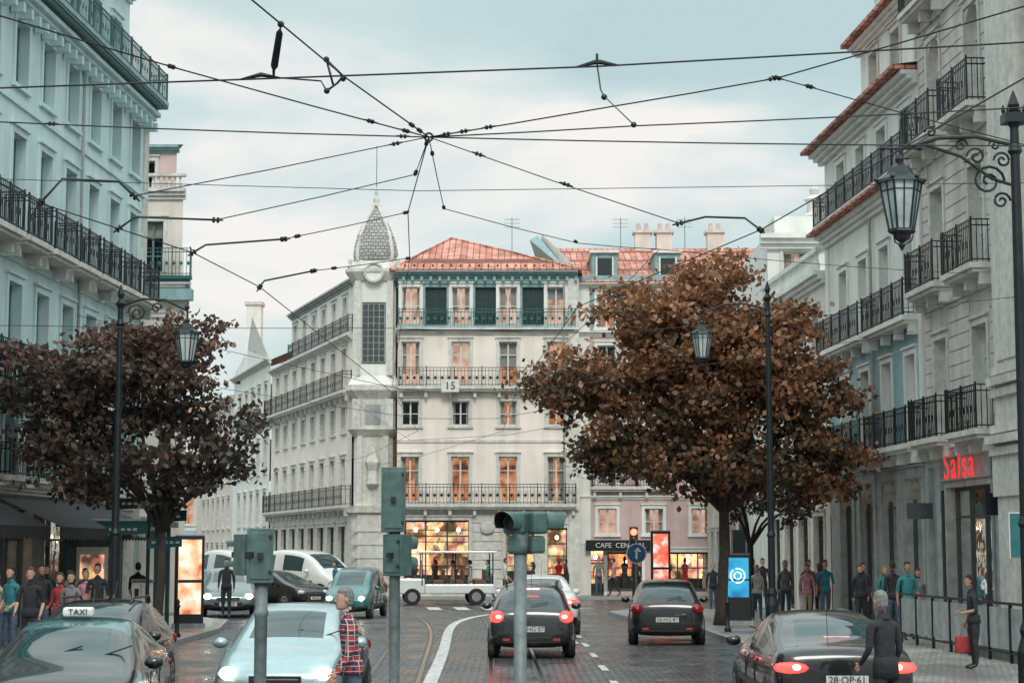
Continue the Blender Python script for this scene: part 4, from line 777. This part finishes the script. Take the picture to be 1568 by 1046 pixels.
def car(name,typ,x,y,hd,pm,head=False,tail=False,roofm=None,taxi=False,scale=1.0,rack=False):
    st=TYPES[typ]; b=Bd(name,(x,y,0)); M=Matrix.Translation((x,y,0))@Matrix.Rotation(hd,4,'Z')@Matrix.Scale(scale,4); b.M=M
    vs=[];n=14
    for (yy,zb,w,be,ro,wr,fl) in st:
        half=[(0,zb),(w*.82,zb),(w*.985,zb+.16),(w,zb+(be-zb)*.62),(w*.955,be),(wr+.02,ro-.06 if ro-be>.2 else ro-.03),(wr*.84,ro),(0,ro+.025)]
        ring=half+[(-a,c) for a,c in half[-2:0:-1]]
        vs+=[(a,yy,c) for a,c in ring]
    fs=[];mi=[]
    for i in range(len(st)-1):
        fl=st[i][6]
        for k in range(n):
            f=(i*n+k,i*n+(k+1)%n,(i+1)*n+(k+1)%n,(i+1)*n+k); m=pm
            kk=k if k<7 else 13-k
            if fl=='s' and kk==4: m=carglass
            if fl in('r','w') and kk==6: m=carglass
            if roofm and fl in (0,'s') and kk>=5 and st[i][4]>1.3 : m=roofm
            if kk in (0,1) : m=blk
            fs.append(f); mi.append(m)
    fs+= [tuple(range(n))[::-1],tuple((len(st)-1)*n+k for k in range(n))]; mi+=[pm,pm]
    V,F,MI,ML=b._g('body',pm)
    for v in vs: V.append(M@Vector(v))
    for f,m in zip(fs,mi):
        if m not in ML: ML.append(m)
        F.append(list(f)); MI.append(ML.index(m))
    L0=st[0][0];L1=st[-1][0];w=st[4][2]; wb=(L1-.72,L0+.78); wr_=.31 if typ!='van' else .33
    for yy in wb:
        for s in (-1,1):
            b.M=M@Matrix.Translation((s*(w-.1),yy,wr_))@Matrix.Rotation(math.pi/2*s,4,'Y')
            b.lathe('wheel_arches',blk,(0,0,0),[(wr_*1.16,-.02),(wr_*1.16,.098)],22)
            b.lathe('tyres',tyre,(0,0,0),[(wr_*.62,-.1),(wr_*.93,-.1),(wr_,-.06),(wr_,.08),(wr_*.93,.118),(wr_*.66,.122)],22)
            b.lathe('rims',rim,(0,0,0),[(wr_*.66,.11),(wr_*.6,.123),(.02,.125)],18); 
            for q in range(5):
                a=q*1.2566; b.box('rims',blk,wr_*.36*math.cos(a)-.03,wr_*.36*math.cos(a)+.03,wr_*.36*math.sin(a)-.04,wr_*.36*math.sin(a)+.04,.12,.128)
    b.M=M
    hm=head_on if head else head_off; tm=tail_on if tail else tail_off
    for s in (-1,1):
        if typ=='sedan': b.ball('tail_lights',tm,(s*.64,L0+.12,.80),.24,.17,.085); zt=.8; xt=.62
        elif typ=='hatch': b.ball('tail_lights',tm,(s*.68,L0+.14,.83),.16,.19,.13); zt=.83; xt=.66
        else: b.ball('tail_lights',tm,(s*.78,L0+.12,1.05),.1,.13,.28); zt=1.1; xt=.78
        if tail: b.ball('tail_lights',brake,(s*xt,L0-.02,zt+.01),.065,.04,.04)
        b.ball('headlights',head_off,(s*.62,L1-.15,.63 if typ!='van' else .78),.17,.13,.085)
        if head: b.ball('headlights',head_on,(s*.62,L1-.07,.65 if typ!='van' else .78),.115,.075,.085)
        b.ball('mirrors',pm,(s*(w+.09),st[-5][0]+.35 if typ!='sedan' else 1.0,.98 if typ!='van' else 1.15),.11,.07,.075)
        b.box('trim',blk,s*(w+.003)-.006,s*(w+.003)+.006,L0+1.15,L1-1.12,.46,.53)
        for yd in (-.5,.42): b.box('handles',chrome,s*(w+.01)-.012,s*(w+.01)+.012,yd-.16,yd,.80,.83); b.box('door_seams',blk,s*(w-.004)-.008,s*(w-.004)+.008,yd+.02,yd+.032,.3,.86)
        b.box('trim',red,s*.5-.07,s*.5+.07,L0-.01,L0+.1,.37,.41)
    b.box('trim',blk,-.42,.42,L1-.05,L1+.012,.34,.47); b.box('trim',blk,-.34,.34,L1-.12,L1-.005,.53,.62); b.box('trim',chrome,-.3,.3,L1-.12,L1+.0,.57,.585); b.box('trim',blk,-.58,.58,L0-.01,L0+.08,.33,.36)
    b.box('trim',blk,-.66,.66,L0-.003,L0+.3,.475,.487)
    if typ=='hatch': b.tube('wipers',blk,[(0,L0+.12,1.06),(.34,L0+.2,1.12)],.01,4)
    b.box('plates',plate,-.26,.26,L1+.012,L1+.022,.36,.47); b.box('plates',plate,-.26,.26,L0-.025,L0-.01,.54 if typ!='sedan' else .60,.65 if typ!='sedan' else .71)
    text(b,'28·OP·61' if typ=='sedan' else '56·HG·87',.12*scale,M@Matrix.Translation((0,L0-.03,.595 if typ!='sedan' else .655))@Matrix.Rotation(math.pi/2,4,'X'),iron,.002)
    text(b,'47·IL·20',.12*scale,M@Matrix.Translation((0,L1+.026,.415))@Matrix.Rotation(math.pi,4,'Z')@Matrix.Rotation(math.pi/2,4,'X'),iron,.002)
    if tail: b.box('trim',brake,-.16,.16,L0+.42 if typ=='hatch' else -1.62,L0+.46 if typ=='hatch' else -1.58,1.37 if typ=='hatch' else 1.13,1.39 if typ=='hatch' else 1.15)
    if taxi:
        b.box('taxi_sign',wsign,-.18,.18,.0,.14,1.46,1.57); text(b,'TAXI',.1,M@Matrix.Translation((0,.155,1.515))@Matrix.Rotation(math.pi,4,'Z')@Matrix.Rotation(math.pi/2,4,'X'),iron,.004)
    if rack:
        for s in (-1,1): b.tube('roof_rails',blk,[(s*.52,.3,1.44),(s*.54,.2,1.52),(s*.54,-1.0,1.52),(s*.52,-1.15,1.42)],.018,5)
    for s in (-.3,.25): b.tube('wipers',blk,[(s,st[-4][0]-.04,st[-4][4]+.02),(s-.45,st[-4][0]-.25,st[-4][4]+.17)],.01,4)
    if typ!='van': b.tube('aerial',blk,[(0,-.9,1.38),(0,-1.2,1.75)],.006,4)
    b.done(smooth=('body','tyres','rims','headlights','tail_lights','mirrors'),subs={'body':2},bevel={'taxi_sign':.03})
PI=math.pi
car('taxi','sedan',-5.1,21.8,PI+.08,P_black,roofm=P_teal,taxi=True)
car('car','hatch',-6.2,27.8,PI,P_black,rack=True)
car('car','hatch',-3.0,25.9,PI-.03,P_silver,head=True)
car('car','hatch',-9.6,62.5,PI+.15,P_grey,head=True,scale=1.08)
car('car','sedan',-9.2,71,PI+.9,P_black,head=False)
car('car','van',-5.2,61.5,PI-.1,P_teal,head=True,scale=.85)
car('van','van',-8.6,79,PI+.8,P_white,scale=1.15); car('van','van',-12.2,83,PI+.7,P_white,scale=1.15); car('van','van',-6.3,90,PI+.7,P_white,scale=1.1); car('car','hatch',-12.8,74,PI+.4,P_teal,head=True)
car('car','hatch',.42,40,-.01,P_dark,tail=True,rack=True,scale=1.03)
car('car','sedan',.75,50.5,.03,P_white,tail=True,scale=1.08)
car('car','hatch',3.75,45.2,-.06,P_black,scale=1.02)
car('car','sedan',4.1,25.0,0,P_black,tail=True)
b=Bd('open_tour_vehicle',(-2.5,75,0)); TM=Matrix.Translation((-2.8,75,0))@Matrix.Rotation(PI/2+.1,4,'Z')@Matrix.Scale(1.12,4); b.M=TM
b.box('body',P_white,-.75,.75,-1.8,.7,.4,.75); b.box('body',P_white,-.7,.7,.7,1.75,.4,.95); b.box('body',P_white,-.72,.72,-1.85,-1.75,.4,1.1); b.box('windscreen',carglass,-.65,.65,.78,.8,1.0,1.6)
b.box('canopy',P_white,-.8,.8,-1.9,.95,1.86,1.93)
for s in (-1,1):
    for yy in (-1.75,-.4,.8): b.tube('posts',iron,[(s*.7,yy,.7),(s*.7,yy,1.88)],.025,6)
    for yy in (-1.15,1.15):
        b.M=TM@Matrix.Translation((s*.72,yy,.3))@Matrix.Rotation(PI/2,4,'Y'); b.lathe('wheels',tyre,(0,0,0),[(.18,-.1),(.3,-.1),(.3,.1),(.18,.1)],18); b.lathe('wheels',rim,(0,0,0),[(.17,-.105),(.17,.105)],14)
    b.M=TM; b.ball('headlights',head_off,(s*.5,1.76,.7),.1,.05,.1)
for yy in (-1.3,-.5,.2): b.box('seats',wood,-.65,.65,yy-.2,yy+.2,.75,.9); b.box('seats',wood,-.65,.65,yy-.24,yy-.16,.9,1.25)
b.done(bevel={'body':.06,'canopy':.03,'seats':.03})
b=Bd('pavement_guard_rail',(9,38,0)); M,L=frame((8.95,42.5),(9.5,32)); b.M=M
for k in range(int(L/1.3)+1): b.box('posts',iron,k*1.3-.03,k*1.3+.03,-.03,.03,.12,1.25)
b.box('rails',iron,0,L,-.025,.025,1.2,1.25); b.box('rails',iron,0,L,-.02,.02,.28,.32)
for k in range(int(L/1.3)): b.box('panels',gstone,k*1.3+.08,k*1.3+1.22,-.015,.015,.36,1.14)
b.box('plinth',gstone,4,9,-.6,-.15,.12,.5); b.done()
# ------------------------------------------------------------ people
skin=mat('skin',(.50,.29,.21),.55,na=.08,bst=0); skin2=mat('skin_tan',(.34,.19,.13),.55,na=.08,bst=0)
def cloth(n,c): return mat('cloth_'+n,c,.9,ns=9,na=.35,bs=14,bst=.6)
C={'teal':cloth('teal',(.03,.19,.22)),'white':cloth('white',(.55,.55,.53)),'dark':cloth('dark',(.025,.027,.032)),'navy':cloth('navy',(.03,.045,.08)),'jeans':cloth('jeans',(.06,.10,.16)),'pink':cloth('pink',(.55,.25,.31)),'red':cloth('red',(.33,.04,.04)),'grey':cloth('grey',(.18,.18,.19)),'beige':cloth('beige',(.4,.33,.25))}
hairm={'dark':mat('hair_dark',(.02,.014,.01),.6,bs=90,bst=.8),'brown':mat('hair_brown',(.09,.05,.025),.6,bs=90,bst=.8),'blond':mat('hair_blond',(.35,.22,.10),.6,bs=90,bst=.8),'grey':mat('hair_grey',(.26,.25,.24),.7,ns=40,na=.5,bs=90,bst=.8)}
eyem=mat('eye_dark',(.02,.015,.012),.3,bst=0); lipm=mat('lips',(.35,.12,.10),.5,bst=0)
def plaid():
    m,nt,p=nodes('cloth_plaid'); tc=N(nt,'ShaderNodeTexCoord')
    def band(axis,scale,off):
        sp=N(nt,'ShaderNodeSeparateXYZ'); nt.links.new(tc.outputs['Object'],sp.inputs[0])
        a=N(nt,'ShaderNodeMath',operation='MULTIPLY'); a.inputs[1].default_value=scale; nt.links.new(sp.outputs[axis],a.inputs[0]); c=N(nt,'ShaderNodeMath',operation='SINE'); nt.links.new(a.outputs[0],c.inputs[0])
        g=N(nt,'ShaderNodeMath',operation='GREATER_THAN'); g.inputs[1].default_value=off; nt.links.new(c.outputs[0],g.inputs[0]); return g.outputs[0]
    def mixc(f,a,bc):
        mx=N(nt,'ShaderNodeMix',data_type='RGBA'); nt.links.new(f,mx.inputs[0])
        if isinstance(a,tuple): mx.inputs[6].default_value=a
        else: nt.links.new(a,mx.inputs[6])
        mx.inputs[7].default_value=bc; return mx.outputs[2]
    s=2*PI/.11
    c=mixc(band(2,s,.1),(.38,.04,.05,1),(.03,.03,.06,1)); c=mixc(band(0,s,.35),c,(.05,.03,.06,1)); c=mixc(band(2,s*2,.93),c,(.6,.5,.48,1)); c=mixc(band(1,s*1.5,.9),c,(.55,.42,.42,1))
    nt.links.new(c,p.inputs['Base Color']); p.inputs['Roughness'].default_value=.9; return m
C['plaid']=plaid()
def person(name,x,y,face,h=1.72,top='dark',bot='navy',hair='dark',sk=None,swing=0.0,female=False,sleeve='long',arms=(0,0),z0=.12,lean=0,bag=None,longhair=False,headturn=0,sit=False,suit=False):
    sk=sk or skin; s=h/1.75; sh=.165 if female else .185
    P={};E=[];Rr={}
    def v(k,p,r): P[k]=Vector(p)*s; Rr[k]=(r if isinstance(r,tuple) else (r,r))
    wst=.11 if female else .135
    v('pel',(0,0,.93),(.15,.105)); v('wai',(0,.0+lean*.1,1.08),(wst,.095)); v('che',(0,.01+lean*.3,1.28),(.145 if female else .165,.11)); v('ups',(0,lean*.42,1.42),(.11,.08)); v('nek',(0,.0+lean*.5,1.50),.052); v('nk2',(0,.012+lean*.55,1.56),.05)
    E+= [('pel','wai'),('wai','che'),('che','ups'),('ups','nek'),('nek','nk2')]
    for sd,q in (('L',-1),('R',1)):
        a=swing*q; g=arms[0] if q<0 else arms[1]
        v('hip'+sd,(q*.09,0,.86),.095)
        if sit: v('kne'+sd,(q*.12,.42,.88),.065); v('ank'+sd,(q*.12,.45,.5),.045); v('toe'+sd,(q*.12,.6,.45),.04)
        else:
            v('thi'+sd,(q*.095,math.sin(a)*.2,.70),.085); v('kne'+sd,(q*.1,math.sin(a)*.40+.02,.49),.062); ka=a-.35*max(0,-a/.4) if a<0 else a*.6
            ky=math.sin(a)*.40+.02; v('cal'+sd,(q*.105,ky+math.sin(ka)*.12-.02,.37),.058); v('ank'+sd,(q*.105,ky+math.sin(ka)*.36-.02,.09+max(0,-a)*.12),.038); v('toe'+sd,(q*.125,ky+math.sin(ka)*.36+.15,.035+max(0,-a)*.03),.036)
            E+= [('hip'+sd,'thi'+sd),('thi'+sd,'kne'+sd),('kne'+sd,'cal'+sd),('cal'+sd,'ank'+sd)]
        if sit: E+= [('hip'+sd,'kne'+sd),('kne'+sd,'ank'+sd)]
        E+= [('pel','hip'+sd),('ank'+sd,'toe'+sd)]
        v('sho'+sd,(q*sh,lean*.42,1.40),.06)
        b_=-a*1.0; ey=lean*.4+math.sin(b_)*.26; v('elb'+sd,(q*(sh+.045),ey-.02,1.13),.043)
        fa=b_+.25+g*1.6; v('wri'+sd,(q*(sh+.05-.06*g),ey-.02+math.sin(fa)*.25,1.13-math.cos(fa)*.25),.028)
        W=P['wri'+sd]/s; D=Vector((0,math.sin(fa),-math.cos(fa)))
        v('plm'+sd,W+D*.07,(.036,.02)); E+= [('ups','sho'+sd),('sho'+sd,'elb'+sd),('elb'+sd,'wri'+sd),('wri'+sd,'plm'+sd)]
    me=bpy.data.meshes.new('body'); ks=list(P); me.from_pydata([P[k] for k in ks],[(ks.index(a),ks.index(c)) for a,c in E],[])
    o=bpy.data.objects.new('tmp',me); link(o); o.modifiers.new('sk','SKIN').use_smooth_shade=True; md=o.modifiers.new('ss','SUBSURF'); md.levels=1; md.render_levels=1
    if not me.skin_vertices:
        bpy.context.view_layer.objects.active=o; bpy.ops.mesh.customdata_skin_add()
    for i,k in enumerate(ks): sv=me.skin_vertices[0].data[i]; sv.radius=(Rr[k][0]*s,Rr[k][1]*s); sv.use_root=(k=='pel')
    dg=bpy.context.evaluated_depsgraph_get(); nm=bpy.data.meshes.new_from_object(o.evaluated_get(dg)); bpy.data.objects.remove(o)
    nm.materials.clear(); ml=[C[top],C[bot],sk,blk]
    for m in ml: nm.materials.append(m)
    cen=np.zeros(len(nm.polygons)*3); nm.polygons.foreach_get('center',cen); cen=cen.reshape(-1,3)
    best=np.full(len(cen),1e9); bi=np.zeros(len(cen),int)
    for i,(a,c) in enumerate(E):
        pa=np.array(P[a]);pc=np.array(P[c]); d=pc-pa; t=np.clip(((cen-pa)@d)/(d@d),0,1); dd=np.linalg.norm(cen-(pa+t[:,None]*d),axis=1)-Rr[a][0]*s*.6
        u=dd<best; best[u]=dd[u]; bi[u]=i
    mi=np.zeros(len(cen),int)
    for i,(a,c) in enumerate(E):
        m=0
        if a in('nek',): m=2
        if c[:3] in('thi','kne','cal','ank','hip'): m=1
        if c[:3]=='toe': m=3
        if c[:3]=='plm': m=2
        if c[:3]=='wri' and sleeve=='short': m=2
        mi[bi==i]=m
    mi[(mi==1)&(cen[:,2]>.96*s)]=0; mi[(mi==0)&(cen[:,2]<.90*s)&(np.abs(cen[:,0])<.17*s)&(abs(cen[:,1])<.17)]=1
    nm.polygons.foreach_set('material_index',mi.astype(np.int32)); nm.polygons.foreach_set('use_smooth',[True]*len(cen)); nm.name='body'
    T=Matrix.Translation((x,y,z0))@Matrix.Rotation(face,4,'Z')
    b=Bd(name,(x,y,z0)); hc=P['nk2']+Vector((0,.02,.125))*s
    hem=.80 if suit else .88
    b.M=T; b.lathe('garment_hem',C[top],(0,lean*.08*s,0),[(.155*s,1.04*s),(.165*s,.96*s),(.172*s,hem*s)],14,0,1,.76)
    b.lathe('collar',C[top],tuple(P['nek']+Vector((0,-.005,0))),[(.085*s,-.035*s),(.062*s,.015*s)],10)
    b.M=T@Matrix.Translation(hc)@Matrix.Rotation(headturn,4,'Z')@Matrix.Scale(s,4)
    rows=[(.018,-.118,.035),(.045,-.108,.03),(.058,-.085,.018),(.066,-.05,.008),(.072,-.01,0),(.074,.03,-.004),(.068,.07,-.008),(.05,.10,-.01),(.02,.118,-.01)]; n=14; vs=[];fs=[]
    for r,z,dy in rows:
        for k in range(n):
            t=2*PI*k/n; vs.append((r*math.cos(t),r*1.22*math.sin(t)+dy,z))
    for i in range(len(rows)-1):
        for k in range(n): fs.append((i*n+k,i*n+(k+1)%n,(i+1)*n+(k+1)%n,(i+1)*n+k))
    fs+= [tuple(range(n))[::-1],tuple((len(rows)-1)*n+k for k in range(n))]; b.add('head',sk,vs,fs)
    b.add('nose',sk,[(-.008,.083,.02),(.008,.083,.02),(.015,.088,-.03),(-.015,.088,-.03),(0,.112,-.024)],[(0,1,4),(1,2,4),(2,3,4),(3,0,4)])
    for q in (-1,1): b.ball('eyes',wsign,(q*.028,.079,.008),.014,.008,.008,8,4); b.ball('eyes',eyem,(q*.028,.085,.008),.006,.004,.006,6,4); b.ball('ears',sk,(q*.074,-.005,-.01),.01,.02,.03,8,4); b.box('brows',hairm[hair],q*.028-.016,q*.028+.016,.083,.088,.026,.032)
    b.box('mouth',lipm,-.024,.024,.083,.091,-.064,-.054)
    hv=[(.078,-.06),(.083,-.01),(.084,.03),(.077,.075),(.057,.108),(.02,.13)]; vs=[];fs=[]
    for j,(r,z) in enumerate(hv):
        for k in range(n):
            t=2*PI*k/n; fr=math.sin(t); zz=z
            if fr>.2 and z<.055: zz=.055+.01*j*.5
            rr=r if not(fr>.2 and z<.055) else .072
            vs.append((rr*math.cos(t),rr*1.22*math.sin(t)-.012,zz+R.uniform(-.003,.003)))
    for i in range(len(hv)-1):
        for k in range(n): fs.append((i*n+k,i*n+(k+1)%n,(i+1)*n+(k+1)%n,(i+1)*n+k))
    fs.append(tuple((len(hv)-1)*n+k for k in range(n))); b.add('hair',hairm[hair],vs,fs)
    if longhair: b.tube('hair',hairm[hair],[(0,-.05,.08),(0,-.075,-.02),(0,-.085,-.14),(0,-.08,-.27)],[.07,.085,.075,.03],10)
    b.M=T
    for sd,q in (('L',-1),('R',1)):
        Wp=P['wri'+sd]; Pp=P['plm'+sd]; D=(Pp-Wp).normalized(); side=Vector((q,0,0))
        fwd=Vector((0,D.z*-1,D.y)).normalized()
        for j,(o_,l) in enumerate(((-.027,.062),(-.009,.075),(.009,.08),(.027,.072))):
            r0=Pp+fwd*o_*s; p1=r0+D*l*.55*s; p2=p1+(D*.8-side*.6).normalized()*l*.35*s; p3=p2+(D*.4-side*.9).normalized()*l*.22*s
            b.tube('hands',sk,[r0-D*.01,p1,p2,p3],[.0095*s,.009*s,.008*s,.006*s],6)
        r0=Wp+D*.035*s+fwd*.02*s; b.tube('hands',sk,[r0,r0+(D*.6+fwd*.8)*.04*s,r0+(D*.9+fwd*.75-side*.3)*.065*s],[.012*s,.0105*s,.008*s],6)
    if bag:
        x0=P['plmR']; b.tube('bag_strap',bag,[x0+Vector((0,-.08,-.22)),x0+Vector((0,-.03,-.03)),x0+Vector((0,.03,-.03)),x0+Vector((0,.08,-.22))],.008,5); b.box('bag',bag,x0.x-.05,x0.x+.06,x0.y-.17,x0.y+.17,x0.z-.5,x0.z-.2)
    b.done(smooth=('head','hair','hands','ears','bag','garment_hem','collar'),subs={'head':1,'hair':1},bevel={'bag':.02})
    ob=bpy.data.objects.new('body',nm); ob.parent=b.e; ob.rotation_euler=(0,0,face); link(ob)
    return b
person('man',-1.72,20,PI/2+.25,1.78,'plaid','jeans','grey',swing=.12,arms=(.15,.3),z0=0,lean=.12,headturn=.15)
person('man',4.28,21.2,.5,1.72,'dark','dark','grey',arms=(.35,.2),z0=0,lean=.1,suit=True)
person('woman',8.25,33,PI/2,1.62,'dark','dark','dark',skin2,female=True,arms=(.7,.1),bag=C['red'],lean=.08,sleeve='short')
person('man',9.3,43.4,PI+.1,1.78,'teal','navy','dark',skin2,swing=.1,sleeve='short')
person('woman',9.35,49.5,PI-.2,1.66,'dark','dark','brown',swing=.25,female=True,longhair=True)
person('woman',9.75,48.3,PI+.3,1.64,'teal','jeans','blond',swing=-.2,female=True,longhair=True)
person('man',9.1,53.6,PI,1.76,'teal','jeans','dark',swing=.3,sleeve='short')
person('man',9.0,56.0,PI+.2,1.75,'grey','dark','brown',swing=.1)
person('woman',8.6,53.8,PI,1.65,'pink','beige','brown',swing=.3,female=True,longhair=True,sleeve='short')
person('woman',8.9,60,PI,1.66,'dark','jeans','dark',swing=.2,female=True,longhair=True)
person('man',8.3,56,PI-.2,1.74,'grey','jeans','grey',swing=-.2)
person('man',8.1,62,PI,1.74,'white','dark','dark',swing=.2)
for i,(x,y,f,t,bt,hr,fe) in enumerate(((9.7,51,PI,'navy','dark','dark',0),(9.5,57,0,'red','dark','brown',1),(8.7,64,PI,'dark','navy','dark',0),(7.6,60.5,PI,'beige','jeans','brown',1),(9.5,46,.2,'dark','jeans','dark',0),(9.9,45,PI,'grey','dark','dark',1),(7.3,55,PI,'white','jeans','blond',1),
  (-9.0,34.5,PI,'dark','dark','brown',0),(-10.6,38,PI-.4,'beige','jeans','dark',1),(-9.1,40.5,PI,'dark','navy','dark',0),(-10.9,45.5,PI,'white','jeans','brown',1),(-9.9,48.8,0,'dark','dark','dark',0),(-8.6,36,PI,'grey','jeans','dark',1),(-10.5,35.3,PI+.4,'pink','jeans','brown',1),
  (-8.9,57.5,PI,'dark','dark','dark',0),(-11.5,66,1,'white','dark','dark',0),(-6.9,72,2,'teal','dark','dark',0),(0.9,79,PI/2,'navy','jeans','dark',1),(-.3,80.5,-PI/2,'white','dark','brown',0),(6.9,83,-PI/2,'white','jeans','dark',1))):
    person('woman' if fe else 'man',x,y,f,R.uniform(1.6,1.68) if fe else R.uniform(1.7,1.8),t,bt,hr,skin2 if i%4==1 else skin,swing=R.uniform(-.35,.35),female=bool(fe),longhair=bool(fe),sleeve='short' if i%2 else 'long',arms=(R.uniform(0,.5),R.uniform(0,.3)),z0=0 if (y>64 and y<82) else .12)
person('man',-9.9,36.5,PI-.6,1.74,'teal','jeans','dark',sleeve='short',arms=(.5,.2)); person('woman',-9.3,38.0,PI-.2,1.6,'red','dark','brown',female=True,longhair=True,arms=(.6,.6)); person('man',-10.2,40,PI+.3,1.75,'dark','jeans','dark',skin2)
person('woman',-9.7,42,PI,1.6,'pink','dark','blond',female=True,swing=.2); person('man',-10.8,42.8,PI,1.72,'navy','dark','dark',swing=.2); person('woman',-10.3,44.5,PI,1.62,'grey','navy','dark',female=True,longhair=True); person('woman',-11,39,.8,1.62,'white','jeans','brown',female=True,longhair=True)
person('man',-1.0,78,PI/2,1.74,'teal','jeans','dark',swing=.3,z0=0); person('man',2.4,82,PI/2,1.75,'dark','dark','dark',swing=.35,z0=0); person('man',3.9,83,PI,1.72,'grey','jeans','brown',swing=.2); person('woman',4.6,83.3,PI/2,1.65,'pink','dark','dark',swing=.3,female=True); person('woman',5.6,83,PI,1.65,'dark','dark','dark',female=True,swing=.2); person('man',7.2,66,PI,1.7,'dark','jeans','grey',swing=.2,z0=0)
for i,(dx,t) in enumerate(((-3.1,'dark'),(-2.4,'beige'),(-1.7,'white'))): person('passenger',dx,75+.1*i,PI/2,1.6,t,'jeans','dark',sit=True,z0=.15)
# ------------------------------------------------------------ camera, light, sky
cam=bpy.data.cameras.new('camera'); co=link(bpy.data.objects.new('camera',cam)); co.location=(0,0,2.25); co.rotation_euler=(math.radians(90+6.46),0,0)
cam.sensor_width=36; cam.lens=64.3; cam.clip_end=2000; scn.camera=co
sun=bpy.data.lights.new('sun','SUN'); sun.energy=1.5; sun.angle=math.radians(18); sun.color=(1,.94,.87); so=link(bpy.data.objects.new('sun',sun)); so.rotation_euler=(math.radians(50),0,math.radians(4))
w=bpy.data.worlds.new('World'); scn.world=w; w.use_nodes=True; nt=w.node_tree; bg=nt.nodes['Background']
sky=N(nt,'ShaderNodeTexSky'); sky.sky_type='NISHITA'; sky.sun_disc=False; sky.sun_elevation=math.radians(40); sky.sun_rotation=math.radians(184); sky.dust_density=3
tc=N(nt,'ShaderNodeTexCoord'); sp=N(nt,'ShaderNodeSeparateXYZ'); nt.links.new(tc.outputs['Generated'],sp.inputs[0])
mp=N(nt,'ShaderNodeMapping'); mp.inputs['Scale'].default_value=(1,1,2.6); mp.inputs['Location'].default_value=(.35,0,.1); nt.links.new(tc.outputs['Generated'],mp.inputs[0])
no=N(nt,'ShaderNodeTexNoise'); no.inputs['Scale'].default_value=4.6; no.inputs['Detail'].default_value=7; no.inputs['Roughness'].default_value=.5; no.inputs['Distortion'].default_value=.35; nt.links.new(mp.outputs[0],no.inputs['Vector'])
cr=N(nt,'ShaderNodeValToRGB'); e=cr.color_ramp.elements; e[0].position=.36; e[0].color=(5.3,6.9,7.1,1); e[1].position=.63; e[1].color=(9.7,9.5,9.1,1); q=e.new(.5); q.color=(6.6,7.9,7.9,1)
nt.links.new(no.outputs['Fac'],cr.inputs[0])
mx=N(nt,'ShaderNodeMix',data_type='RGBA'); mx.inputs[0].default_value=.92; nt.links.new(sky.outputs[0],mx.inputs[6]); nt.links.new(cr.outputs[0],mx.inputs[7])
gr=N(nt,'ShaderNodeMapRange'); gr.inputs[1].default_value=.32; gr.inputs[2].default_value=1; gr.inputs[3].default_value=1; gr.inputs[4].default_value=2.7; nt.links.new(sp.outputs[2],gr.inputs[0])
sc=N(nt,'ShaderNodeVectorMath',operation='SCALE'); nt.links.new(mx.outputs[2],sc.inputs[0]); nt.links.new(gr.outputs[0],sc.inputs['Scale'])
nt.links.new(sc.outputs[0],bg.inputs[0]); bg.inputs[1].default_value=.1
scn.view_settings.view_transform='Standard'; scn.view_settings.look='None'; scn.view_settings.exposure=0
